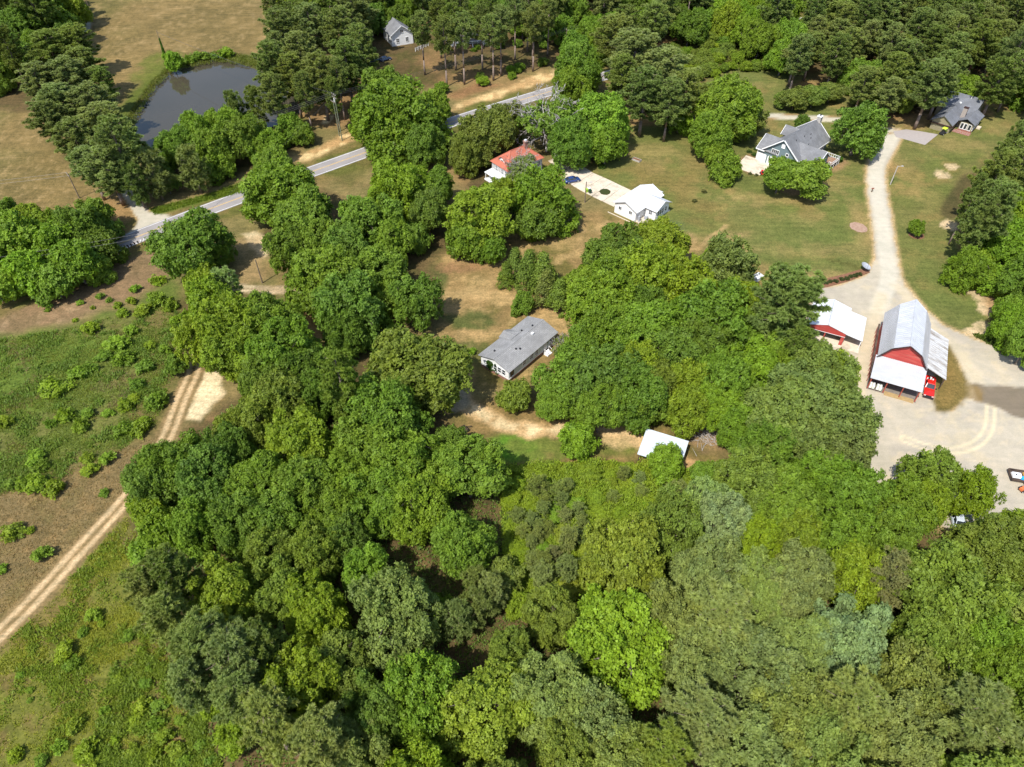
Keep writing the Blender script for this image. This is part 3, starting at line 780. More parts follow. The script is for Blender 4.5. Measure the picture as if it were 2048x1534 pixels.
def window(parent, face, at, c, z, w, h, cols=2, rows=2, frame='white_trim', name='window', pane='glass_dark'):
    """window on a wall: face 'x-','x+','y-','y+' is the outward side, `at` the wall plane, c along it, z sill"""
    sg = 1 if face[1] == '+' else -1
    def B(mb, c0, c1, z0, z1, d0, d1):
        a, b_ = sorted((at + sg * d0, at + sg * d1))
        if face[0] == 'x': mb.box(a, b_, c0, c1, z0, z1)
        else: mb.box(c0, c1, a, b_, z0, z1)
    f = 0.13; fr = MB()
    B(fr, c - w / 2 - f, c - w / 2, z - f, z + h + f, 0.0, 0.09); B(fr, c + w / 2, c + w / 2 + f, z - f, z + h + f, 0.0, 0.09)
    B(fr, c - w / 2, c + w / 2, z + h, z + h + f, 0.0, 0.09); B(fr, c - w / 2, c + w / 2, z - f, z, 0.0, 0.12)
    for i in range(1, cols): B(fr, c - w / 2 + w * i / cols - 0.04, c - w / 2 + w * i / cols + 0.04, z, z + h, 0.0, 0.07)
    for i in range(1, rows): B(fr, c - w / 2, c + w / 2, z + h * i / rows - 0.025, z + h * i / rows + 0.025, 0.002, 0.065)
    o = fr.build(name, MAT[frame], parent)
    pn = MB(); B(pn, c - w / 2, c + w / 2, z, z + h, 0.004, 0.03); pn.build('pane', MAT[pane], o)
    return o

def local(org, deg, px, py, z=0.0):
    """local coordinates of a photograph point in a building's frame"""
    x, y, _ = P(px, py, z); dx, dy = x - org[0], y - org[1]; a = math.radians(deg)
    return (dx * math.cos(a) + dy * math.sin(a), -dx * math.sin(a) + dy * math.cos(a))

# --- grey-roofed house in the clearing (low double-wide): x along its length, y across
def grey_house():
    h = empty('grey_roofed_house', (-0.62, 99.9, 0), math.radians(50), 'low white house with a weathered light grey shingle roof in the clearing', 'house')
    Lx, Wy = 15.6, 7.8; ze, zr = 3.15, 4.35
    MB().box(0.3, Lx - 0.3, 0.3, Wy - 0.3, 0, 0.75).build('foundation', MAT['brick'], h)
    w = MB(); gable_walls(w, 0.25, Lx - 0.25, 0.25, Wy - 0.25, ze, zr - .02, 'x', 0.75); w.build('wall', MAT['white_siding'], h)
    MB().box(0.5, Lx - 0.8, 0.22, 0.247, 1.0, 3.0).build('pale_green_siding', MAT['green_siding'], h)
    MB().box(0.2, Lx - 0.2, 0.16, 0.25, 0.72, 0.92).build('sill_board', MAT['white_trim'], h)
    r = MB(); gable_roof(r, 0, Lx, 0, Wy, ze, zr, 0.18, 0.14)
    # porch gable over the far long side
    r.slab([(6.6, Wy + .55, ze + .05), (6.6, Wy - 2.6, 4.18), (8.3, Wy - 2.6, 4.25), (8.3, Wy + .55, 4.0)], .1)
    r.slab([(10.0, Wy + .55, ze + .05), (8.3, Wy + .55, 4.0), (8.3, Wy - 2.6, 4.25), (10.0, Wy - 2.6, 4.18)], .1)
    ro = r.build('roof', MAT['shingle_light'], h)
    MB().bar((-.2, Wy / 2, zr + .13), (Lx + .2, Wy / 2, zr + .13), 0.3, 0.05).build('ridge_cap', MAT['shingle_light'], ro)
    for x, y in ((2.2, 5.6), (5.3, 2.6), (6.0, 2.1), (10.4, 5.3), (12.8, 4.4)):
        z = ze + (zr - ze) * (y if y < Wy / 2 else Wy - y) / (Wy / 2) + .1
        MB().box(x - .14, x + .14, y - .14, y + .14, z, z + .35).build('roof_vent', MAT['dark_metal'], ro)
    z = ze + (zr - ze) * 3.0 / (Wy / 2) + .1
    MB().box(10.7, 11.3, 2.7, 3.2, z, z + .3).build('roof_vent', MAT['white_metal'], ro)
    for x in (1.2, 5.0, 7.3, 9.0, 13.8): window(h, 'y-', 0.22, x, 1.5, 0.8, 1.2, 2, 2, 'dark_trim' if x in (1.2,) else 'white_trim')
    MB().box(11.4, 12.4, .15, .25, 0.8, 2.9).build('door', MAT['white_trim'], h)
    for y in (1.5, 2.6, 3.7): window(h, 'x-', 0.25, y, 1.4, 0.75, 1.3, 1, 2)
    # steps with white rails
    s = MB()
    for k in range(3): s.box(11.2, 12.6, -0.4 - .35 * k, -.05 - .35 * k, 0, .66 - .22 * k)
    st = s.build('steps', MAT['white_trim'], h)
    for x in (11.2, 12.6):
        q = MB(); q.tube((x, -.2, .6), (x, -.2, 1.6), .05, .05); q.tube((x, -1.1, .1), (x, -1.1, 1.1), .05, .05); q.tube((x, -.2, 1.6), (x, -1.1, 1.1), .05, .05)
        q.build('handrail', MAT['white_trim'], st)
    v = MB(); rr = random.Random(3)
    for k in range(260):
        y = 5.3 + rr.gauss(0, .35) - (rr.random() ** 2) * 2.0 * (rr.random() < .3); z = rr.uniform(.6, 3.1); s_ = rr.uniform(.1, .2)
        v.quad((.2, y - s_, z), (.02, y, z - s_), (.2, y + s_, z), (.05, y, z + s_))
    vo = v.build('climbing_vine', MAT['leaves'], h); vo.color = (*rgb(86, 128, 40), 1); tag(vo, kind='stuff')
grey_house()

# --- red barn: u across its front, v along its depth
BU = math.radians(-25.5)
BO = (72.35, 103.25)
def barn():
    h = empty('barn', (BO[0], BO[1], 0), BU, 'red gambrel barn with silver metal roof and open lean-to sheds', 'barn')
    W, D = 9.0, 14.2; ze, zb, zr = 4.5, 7.5, 9.0; b1, b2, mx = 1.95, W - 1.95, W / 2
    prof = [(0.35, 0), (W - .35, 0), (W - .35, ze), (b2 - .12, zb - .1), (mx, zr - .1), (b1 + .12, zb - .1), (.35, ze)]
    MB().prism(prof, 'y', 0.35, D - .35).build('wall', MAT['red_boards'], h)
    bo = MB()
    z = 4.55
    while z < 8.8:      # boards of the front gable, slightly proud, one above another
        def half(zz):
            return (mx - .45) - (zz - ze) / (zb - ze) * (b1 - .25) if zz < zb else max(0.02, (mx - b1 - .2) * (1 - (zz - zb) / (zr - zb)))
        a0, a1 = half(z), half(min(z + .2, zr - .1))
        bo.hexa([(mx - a0, .31, z), (mx + a0, .31, z), (mx + a0, .352, z), (mx - a0, .352, z)], [(mx - a1, .335, z + .2), (mx + a1, .335, z + .2), (mx + a1, .352, z + .2), (mx - a1, .352, z + .2)])
        z += .22
    tag(bo.build('gable_boards', MAT['red_boards'], h), kind='stuff')
    pts = [(0, ze), (b1, zb), (mx, zr), (b2, zb), (W, ze)]
    for i, (p, q) in enumerate(zip(pts, pts[1:])):
        ov = .3
        A, B, Cc, Dd = (p[0], -ov, p[1] + .12), (p[0], D + ov, p[1] + .12), (q[0], D + ov, q[1] + .12), (q[0], -ov, q[1] + .12)
        if i == 2: B = (p[0], D + ov + .9, p[1] + .12)      # hay hood at the far peak
        if i == 1: Cc = (q[0], D + ov + .9, q[1] + .12)
        r = MB(); r.slab([A, B, Cc, Dd], .1)
        if i < 2: r.ribs(A, B, Cc, Dd, .62, .12, .075)
        else: r.ribs(B, A, Dd, Cc, .62, .12, .075)
        r.build('roof_panel', MAT['galvanised_old' if i in (0, 3) else 'galvanised'], h)
        t = MB(); t.bar((p[0], -ov - .03, p[1] - .2), (q[0], -ov - .03, q[1] - .2), .06, .26)
        t.build('rake_board', MAT['dark_trim'], h)
    MB().bar((mx, -.35, zr + .13), (mx, D + 1.2, zr + .13), .34, .07).build('ridge_cap', MAT['galvanised'], h)
    # front porch roof
    A, B, Cc, Dd = (-.25, -5.35, 3.05), (W + .05, -5.35, 3.05), (W + .05, .25, 4.55), (-.25, .25, 4.55)
    r = MB(); r.slab([A, B, Cc, Dd], .08); r.ribs(A, B, Cc, Dd, .42, .09, .06); r.build('porch_roof', MAT['galvanised'], h)
    for x in (.05, 2.95, 5.9, 8.75):
        q = MB(); q.box(x - .09, x + .09, -5.1, -4.92, 0, 2.98); q.bar((x, -5.0, 1.9), (x, -3.9, 3.2), .1, .1); q.build('porch_post', MAT['red_post'], h)
    MB().box(-.1, W, -5.12, -4.9, 2.78, 2.98).build('porch_beam', MAT['red_post'], h)
    q = MB(); q.box(0.02, .14, -4.8, .3, .3, 3.2); q.build('side_wall', MAT['dark_wood'], h)
    MB().box(-.35, -.02, -3.2, 13.5, 2.3, 2.42).build('side_ledge', MAT['dark_wood'], h)
    for y in np.arange(-3, 13.4, 1.6): MB().box(-.33, -.23, y, y + .1, 0, 2.32).build('side_post', MAT['red_post'], h)
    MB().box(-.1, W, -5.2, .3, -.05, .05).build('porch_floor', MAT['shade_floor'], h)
    MB().box(3.2, 8.6, -5.6, -4.4, -.04, .07).build('porch_slab', MAT['tan_mat'], h)
    # right lean-to
    A, B, Cc, Dd = (W + 4.15, .7, 2.75), (W + 4.15, 13.6, 2.75), (W - .1, 13.6, 4.5), (W - .1, .7, 4.5)
    r = MB(); r.slab([A, B, Cc, Dd], .08); r.ribs(A, B, Cc, Dd, .62, .11, .07); r.build('lean_to_roof', MAT['galvanised_rusty'], h)
    for y in (.9, 5.0, 9.2, 13.3):
        MB().box(W + 3.8, W + 3.98, y - .09, y + .09, 0, 2.7).build('lean_to_post', MAT['dark_wood'], h)
    MB().box(W + 3.7, W + 4.05, .75, 13.5, 2.5, 2.68).build('lean_to_beam', MAT['dark_wood'], h)
    q = MB(); q.box(W + 1.0, W + 3.7, 8.5, 12.5, 0, 1.6); q.build('stored_lumber', MAT['dark_wood'], h)
barn()

def barn_pt(u, v, z=0.0):
    return (BO[0] + u * math.cos(BU) - v * math.sin(BU), BO[1] + u * math.sin(BU) + v * math.cos(BU), z)

# two pallets of sacks under the barn porch
for k, (u, lab) in enumerate(((.75, 'pallet of pale sacks nearest the corner post under the barn porch'), (2.05, 'pallet of white sacks second from the corner under the barn porch'))):
    o = empty('sack_pallet', barn_pt(u, -4.3), BU, lab, 'pallet', 'pallets under the barn porch')
    q = MB()
    for z in (.0, .12): q.box(-.55, .55, -.7, .6, .08 + z, .12 + z)
    q.build('pallet_base', MAT['dark_wood'], o)
    for lv in range(3):
        for a in range(2):
            x0 = -.5 + a * .52
            MB().hexa([(x0, -.65, .25 + lv * .28), (x0 + .5, -.65, .25 + lv * .28), (x0 + .5, .55, .25 + lv * .28), (x0, .55, .25 + lv * .28)],
                      [(x0 + .06, -.58, .51 + lv * .28), (x0 + .44, -.58, .51 + lv * .28), (x0 + .44, .48, .51 + lv * .28), (x0 + .06, .48, .51 + lv * .28)]).build('sack', MAT['sacks'], o)

# --- white metal garage beside the barn
def garage():
    h = empty('metal_garage', (65.75, 112.9, 0), math.radians(-25.0), 'open white metal-roofed garage with red gable front beside the barn', 'garage')
    D = 9.2; zr, z1, z2 = 4.4, 3.25, 2.55
    A, B, Cc, Dd = (3.9, -.1, z1), (3.9, D, z1), (0, D, zr), (0, -.1, zr)
    r = MB(); r.slab([A, B, Cc, Dd], .09); r.ribs(A, B, Cc, Dd, .9, .05, .03); r.build('roof_panel', MAT['white_metal'], h)
    A2, B2 = (-3.9, -.1, z1), (-3.9, D, z1)
    r = MB(); r.slab([A2, B2, Cc, Dd], .09); r.ribs(B2, A2, Dd, Cc, .9, .05, .03); r.build('roof_panel', MAT['white_metal'], h)
    r = MB(); r.slab([(7.3, -.1, z2), (7.3, D - .9, z2), (3.88, D - .9, z1 - .04), (3.88, -.1, z1 - .04)], .09); r.build('side_roof', MAT['white_metal'], h)
    MB().bar((0, -.15, zr + .02), (0, D + .05, zr + .02), .3, .06).build('ridge_cap', MAT['galvanised'], h)
    f = MB(); f.hexa([(-3.85, -.02, 2.35), (3.85, -.02, 2.35), (3.85, .06, 2.35), (-3.85, .06, 2.35)], [(-3.85, -.02, 3.1), (3.85, -.02, 3.1), (3.85, .06, 3.1), (-3.85, .06, 3.1)])
    f.prism([(-3.85, 3.1), (3.85, 3.1), (0, 4.25)], 'y', -.02, .06)
    f.box(3.2, 3.85, -.025, .065, 0, 2.35)
    f.box(-.12, .12, -.025, .065, 0, 2.35); f.box(-3.85, -3.4, -.025, .065, 0, 2.35)
    for x in np.arange(-3.7, 3.8, .35): f.box(x, x + .05, -.05, -.02, 2.35, 3.0)
    f.build('gable_front', MAT['red_boards'], h)
    MB().box(-3.9, 3.9, -.06, -.027, 2.27, 2.37).build('fascia_trim', MAT['white_trim'], h)
    w = MB(); w.box(-3.85, -3.75, .06, D - .1, 0, 3.15); w.box(3.75, 3.85, .06, D - .1, 0, 3.15); w.box(-3.85, 7.2, D - 1.05, D - .95, 0, 2.5); w.build('wall', MAT['white_metal'], h)
    for y in (.1, 4, 8): MB().box(7.05, 7.2, y, y + .15, 0, 2.5).build('post', MAT['white_trim'], h)
    MB().box(-3.9, 7.4, -1.0, D, -.05, .06).build('floor_slab', MAT['concrete_old'], h)
    MB().box(-2.9, -.8, 2.5, 6.5, .06, 1.4).build('stored_crates', MAT['dark_wood'], h)
    MB().box(.8, 2.6, 3, 7, .06, 1.2).build('stored_crates', MAT['grey_plastic'], h)
garage()

# --- white house with white metal roof
def white_house():
    h = empty('white_house', (31.75, 158.7, 0), math.radians(47), 'small white house with bright white metal roof at the end of the concrete drive', 'house')
    L_, W_ = 11.6, 7.2; ze, zr = 2.9, 4.5
    w = MB(); gable_walls(w, .2, L_ - .2, .25, W_ - .25, ze, zr); w.build('wall', MAT['white_siding'], h)
    r = MB(); gable_roof(r, 0, L_, 0, W_, ze, zr, .3, .12, 'x', .45); ro = r.build('roof', MAT['white_metal'], h)
    MB().bar((-.3, W_ / 2, zr + .1), (L_ + .3, W_ / 2, zr + .1), .35, .07).build('ridge_cap', MAT['white_metal'], ro)
    w = MB(); gable_walls(w, 4.1, 10.0, -3.2, 2, 2.85, 4.3, 'y'); wg = w.build('wing_wall', MAT['white_siding'], h)
    r = MB(); gable_roof(r, 3.9, 10.2, -3.4, 3.4, 2.85, 4.32, .3, .12, 'y', .45); r.build('wing_roof', MAT['white_metal'], h)
    r = MB(); r.slab([(L_ + .2, 1.2, 2.9), (L_ + 2.2, 1.2, 2.5), (L_ + 2.2, 6, 2.5), (L_ + .2, 6, 2.9)], .12); r.build('porch_roof', MAT['white_metal'], h)
    for y in (1.4, 5.8): MB().box(L_ + 1.95, L_ + 2.1, y, y + .15, 0, 2.4).build('porch_post', MAT['white_trim'], h)
    for y in (1.9, 5.2): window(h, 'x-', .2, y, 1.5, .8, .9, 2, 1)
    for x in (5.2, 6.2, 7.2, 8.6): window(h, 'y-', -3.2, x, 1.0, .7, 1.3, 1, 2)
    window(h, 'x-', 4.1, -1.6, 1.2, .9, 1.1)
    MB().box(1.4, 2.3, .17, .249, .2, 2.3).build('door', MAT['white_trim'], h)
    MB().box(.3, 4.0, -2.6, .2, -.04, .1).build('patio', MAT['concrete_old'], h)
    MB().box(10.05, 10.9, -3.4, 1.4, -.04, .14).build('side_walk', MAT['concrete_old'], h)
    MB().box(-.95, -.75, -1, W_ + 1, -.04, .12).build('border_kerb', MAT['concrete_old'], h)
    MB().box(-.95, 1, -1.2, -1.0, -.04, .12).build('border_kerb', MAT['concrete_old'], h)
    e = MB(); e.box(2.6, 3.4, -1.6, -.8, .1, .9); e.box(2.68, 3.32, -1.52, -.88, .9, .95); e.build('air_conditioner', MAT['grey_plastic'], h)
    e = MB(); e.tube((.9, -.4, .1), (.9, -.4, 1.6), .3, .3, 12); e.build('tank', MAT['grey_plastic'], h)
white_house()

# --- old house with red hipped roof
def red_house():
    h = empty('red_roofed_house', (-4.9, 181.0, 0), math.radians(38.5), 'old grey house with red hipped metal roof half hidden by trees', 'house')
    # x along the far-reaching side, y to the left; front-left corner is the near left eave corner
    L_, W_ = 13.0, 8.0; ze, zr = 4.6, 7.9
    y0, y1 = -6.0, 2.0
    MB().box(.4, L_ - .4, y0 + .4, y1 - .4, 0, ze).build('wall', MAT['grey_siding'], h)
    e = [(0, y0, ze), (L_, y0, ze), (L_, y1, ze), (0, y1, ze)]; R0, R1 = (4, -2, zr), (9, -2, zr)
    for k, pts in enumerate(([e[0], e[1], R1, R0], [e[2], e[3], R0, R1], [e[3], e[0], R0], [e[1], e[2], R1])):
        r = MB(); r.slab(pts, .12); r.build('roof_slope', MAT['red_roof'], h)
    for a, b_ in ((e[0], R0), (e[1], R1), (e[2], R1), (e[3], R0), (R0, R1)):
        MB().bar(a, b_, .22, .07).build('hip_cap', MAT['red_roof'], h)
    # dormers
    w = MB(); gable_walls(w, 1.3, 4.5, -3.3, -.7, 6.2, 6.9, 'x', 4.9); w.build('dormer_wall', MAT['white_siding'], h)
    r = MB(); gable_roof(r, 1.2, 4.5, -3.4, -.6, 6.2, 7.1, .3, .1); r.build('dormer_roof', MAT['red_roof'], h)
    window(h, 'x-', 1.3, -2.0, 5.2, .9, .8, 2, 1)
    # chimney
    c_ = MB(); c_.box(8.6, 9.5, -2.9, -2.0, 6.2, 9.2); c_.box(8.5, 9.6, -3.0, -1.9, 9.2, 9.4); c_.build('chimney', MAT['brick'], h)
    c_ = MB(); c_.box(8.75, 9.35, -2.75, -2.15, 9.4, 9.75); c_.build('chimney_cap', MAT['white_metal'], h)
    for y in (-4.8, -3.2, -.6): window(h, 'x-', .4, y, 2.6, .9, 1.5)
    for y in (-4.8, -.6): window(h, 'x-', .4, y, .5, .9, 1.5)
    for x in (2.5, 5.5, 8.2, 11.2): window(h, 'y-', y0 + .4, x, 2.5, .95, 1.5); window(h, 'y-', y0 + .4, x, .4, .95, 1.5)
    p = MB(); p.slab([(-2.4, y0 + .5, 2.3), (.4, y0 + .5, 2.6), (.4, y1 - .5, 2.6), (-2.4, y1 - .5, 2.3)], .12); p.build('porch_roof', MAT['white_metal'], h)
    for y in (-5, -3, -1, 1): MB().box(-2.3, -2.15, y, y + .15, 0, 2.2).build('porch_post', MAT['white_trim'], h)
    MB().box(-2.4, .4, y0 + .5, y1 - .5, 0, .4).build('porch_floor', MAT['white_trim'], h)
red_house()

# --- blue-grey house
BH_A = -45.0
BH_O = (70.9, 192.0)
def blue_house():
    h = empty('blue_house', (*BH_O, 0), math.radians(BH_A), 'blue-grey house with grey shingle roofs, white trim and a stone chimney', 'house')
    # x (t) runs right along the front gable, y (v) runs back
    sid, trim, ro = MAT['blue_siding'], MAT['white_trim'], MAT['shingle_grey']
    t0, t1, tm = 1.6, 12.2, 6.9; ze, zr = 4.1, 8.3; D = 18.2
    w = MB(); gable_walls(w, t0 + .3, t1 - .3, .3, D - .3, ze, zr, 'y'); w.build('wall', sid, h)
    r = MB(); gable_roof(r, t0, t1, 0, D, ze, zr, .3, .16, 'y'); r.build('roof', ro, h)
    for s, c in ((-1, t0), (1, t1)):
        MB().bar((c + s * .3, -.36, ze - .32), (tm, -.36, zr - .04), .1, .3).build('rake_trim', trim, h)
        MB().bar((c + s * .3, D + .36, ze - .32), (tm, D + .36, zr - .04), .1, .3).build('rake_trim', trim, h)
    MB().box(t1 + .25, t1 + .4, -.3, D + .3, ze - .5, ze - .18).build('eave_trim', trim, h)
    # garage wing on the left (ridge across)
    w = MB(); gable_walls(w, -.3, 4, .45, 7.6, 3.6, 6.3, 'x'); w.build('garage_wall', sid, h)
    r = MB(); gable_roof(r, -.4, 5.2, .15, 7.9, 3.6, 6.4, .3, .16, 'x'); r.build('garage_roof', ro, h)
    MB().bar((-.75, -.12, 3.33), (-.75, 4.0, 6.3), .1, .25).build('rake_trim', trim, h)
    MB().box(-.75, 2.0, -.28, -.16, 3.3, 3.55).build('eave_trim', trim, h)
    for i, c in enumerate((1.35, 4.6)):
        d = MB(); d.box(c - 1.25, c + 1.25, .24, .31, .05, 2.25)
        for k in range(1, 4): d.box(c - 1.25, c + 1.25, .22, .24, .05 + .55 * k - .02, .05 + .55 * k + .02)
        d.box(c - 1.4, c - 1.25, .2, .31, 0, 2.4); d.box(c + 1.25, c + 1.4, .2, .31, 0, 2.4); d.box(c - 1.4, c + 1.4, .2, .31, 2.25, 2.4)
        d.build('garage_door', trim, h)
    MB().box(-.35, -.15, .3, .5, 0, 3.5).build('corner_board', trim, h)
    # triple window in the gable, small upper window, side window
    window(h, 'y-', .3, 5.0, 3.6, 2.1, 1.15, 4, 1); window(h, 'y-', .3, 6.9, 6.0, .8, .9, 1, 1, pane='white_trim'); window(h, 'y-', .3, 8.6, 4.1, .7, .7, 1, 1)
    window(h, 'y-', .3, 7.4, .8, .8, 1.2)
    # right wing (ridge across, gable end to the right)
    w = MB(); gable_walls(w, 8, 17.0, 2.0, 8.2, 4.2, 6.6, 'x'); w.build('wing_wall', sid, h)
    r = MB(); gable_roof(r, 8.4, 17.1, 1.8, 8.4, 4.2, 6.7, .35, .16, 'x'); r.build('wing_roof', ro, h)
    for c, s in ((1.8, -1), (8.4, 1)): MB().bar((17.5, c + s * .3, 3.95), (17.5, 5.1, 6.6), .1, .25).build('rake_trim', trim, h)
    window(h, 'x+', 17.0, 5.1, 1.6, 1.4, 1.5)
    # back dormer gable on the left slope
    w = MB(); gable_walls(w, 2.0, 6.5, 9.6, 12.8, 5.4, 7.2, 'x', 4.2); w.build('dormer_wall', sid, h)
    r = MB(); gable_roof(r, 1.6, 6.6, 9.4, 13.0, 5.4, 7.3, .3, .14, 'x'); r.build('dormer_roof', ro, h)
    MB().bar((1.25, 9.05, 5.1), (1.25, 11.2, 7.2), .1, .22).build('rake_trim', trim, h)
    # back right: deck, windows
    for y in (10.2, 12, 13.8, 15.6): window(h, 'x+', t1 - .3, y, 1.9, 1.1, 1.7)
    MB().box(t1, 18.2, 9.2, 14.2, 1.3, 1.45).build('deck', MAT['deck_wood'], h)
    rl = MB()
    def rail(x0, y0, x1, y1, zb):
        n = max(2, int(math.hypot(x1 - x0, y1 - y0) / .6))
        for i in range(n + 1):
            x, y = x0 + (x1 - x0) * i / n, y0 + (y1 - y0) * i / n
            rl.box(x - .05, x + .05, y - .05, y + .05, zb - 1.3 if i % 3 == 0 else zb, zb + 1.0)
        for z in (.15, .95): rl.bar((x0, y0, zb + z), (x1, y1, zb + z), .08, .08)
    rail(18.2, 9.2, 18.2, 14.2, 1.45); rail(12.4, 14.2, 18.2, 14.2, 1.45); rail(17.3, 9.2, 18.2, 9.2, 1.45)
    rail(17.3, 2.2, 19.4, 2.2, 1.45); rail(19.4, 2.2, 19.4, 5.6, 1.45)
    rl.build('deck_railing', trim, h)
    MB().box(17.02, 19.4, 2.2, 5.6, 1.25, 1.4).build('porch_floor', trim, h)
    MB().box(19.1, 19.38, 2.25, 5.55, .0, 1.25).build('lattice_skirt', trim, h)
    # stone chimney at the far end
    c_ = MB(); c_.box(6.6, 8.2, D - .3, D + .9, 0, 6.5); c_.box(6.8, 8.0, D - .3, D + .8, 6.5, 9.4); c_.build('chimney', MAT['stone'], h)
    c_ = MB(); c_.box(6.7, 8.1, D - .4, D + .9, 9.4, 9.6); c_.build('chimney_cap', trim, h)
    MB().tube((7.4, D + .3, 9.6), (7.4, D + .3, 10.1), .2, .2, 8).build('flue', MAT['dark_metal'], h)
    for x, y in ((8.6, 8.4), (9.7, 10.5), (10.6, 8.0), (9.0, 11.5), (8.4, 4.2)):
        z = zr - (zr - ze) / (t1 - tm) * (x - tm) + .1
        MB().tube((x, y, z), (x, y, z + .45), .09, .09, 6).build('roof_vent', MAT['dark_metal'], h)
blue_house()

# --- tan house at the upper right
def tan_house():
    h = empty('tan_house', (131.4, 210.6, 0), math.radians(-42), 'tan house with blue-grey shingle roofs, brick chimney and white sunroom', 'house')
    sid, ro, trim = MAT['tan_siding'], MAT['shingle_blue'], MAT['white_trim']
    # x right along the garage front, y back
    w = MB(); gable_walls(w, -2.4, 3.2, .3, 12, 2.8, 4.7, 'y'); w.build('garage_wall', sid, h)
    r = MB(); gable_roof(r, -2.6, 3.4, .1, 12.5, 2.8, 4.8, .35, .15, 'y'); r.build('garage_roof', ro, h)
    MB().box(-3.0, 3.8, -.2, .28, 2.0, 2.2).build('belt_trim', MAT['dark_trim'], h)
    MB().box(-1.6, 2.4, .22, .31, 0, 1.95).build('garage_door', sid, h)
    w = MB(); gable_walls(w, -4.8, 5.6, 11.2, 23.8, 3.1, 5.7, 'x'); w.build('wall', sid, h)
    r = MB(); gable_roof(r, -5.0, 5.8, 11, 24, 3.1, 5.8, .4, .16, 'x'); rf = r.build('roof', ro, h)
    MB().box(.4, 1.0, 13.4, 13.9, 4.2, 4.75).build('skylight', trim, rf)
    MB().tube((2.6, 16.5, 5.4), (2.6, 16.5, 6.2), .1, .1).build('roof_vent', trim, rf)
    MB().box(3.3, 4.5, 7.0, 8.0, 0, 5.9).build('chimney', MAT['brick'], h)
    MB().box(3.2, 4.6, 6.9, 8.1, 5.9, 6.05).build('chimney_cap', MAT['dark_trim'], h)
    MB().box(4.5, 8.2, 5.0, 13.0, .5, 2.6).build('sunroom_wall', sid, h)
    MB().box(4.4, 8.3, 4.9, 13.0, 0, .5).build('sunroom_base', MAT['brick'], h)
    r = MB(); gable_roof(r, 3.6, 8.4, 4.8, 13.4, 2.75, 3.9, .3, .14, 'y'); r.build('sunroom_roof', ro, h)
    for x in (5.2, 6.2, 7.4): window(h, 'y-', 5.0, x, .7, .7, 1.6, 1, 1)
    for y in (5.8, 7.0, 8.2, 9.4, 10.6, 11.8): window(h, 'x+', 8.2, y, .7, .75, 1.6, 1, 1)
    for y in (15, 19.5): window(h, 'x+', 5.6, y, 1.2, 1.0, 1.3)
    MB().box(3.6, 8.6, 2.6, 4.9, -.04, .1).build('brick_patio', MAT['brick'], h)
    MB().box(8.5, 9.6, 9.5, 11.0, 0, .5).build('side_step', MAT['concrete_old'], h)
tan_house()

# --- open metal-roofed shed in front
def shed():
    h = empty('open_shed', (24.6, 85.2, 0), math.radians(-23), 'open pole shed with pale ribbed metal roof beside the brush', 'shed')
    A, B, Cc, Dd = (-.2, -5.7, 2.3), (7.5, -5.7, 2.3), (7.5, .15, 3.05), (-.2, .15, 3.05)
    r = MB(); r.slab([A, B, Cc, Dd], .07); r.ribs(A, B, Cc, Dd, .3, .04, .03); r.build('roof', MAT['shed_metal'], h)
    for x in (.1, 3.6, 7.1):
        for y, z in ((-.3, 2.9), (-5.3, 2.25)): MB().box(x - .08, x + .08, y - .08, y + .08, 0, z).build('post', MAT['dark_wood'], h)
    for y, z in ((-.3, 2.75), (-5.3, 2.15)): MB().box(0, 7.3, y - .05, y + .05, z, z + .12).build('beam', MAT['dark_wood'], h)
    MB().box(0, 7.2, -.25, -.2, .1, 2.7).build('back_wall', MAT['dark_wood'], h)
shed()

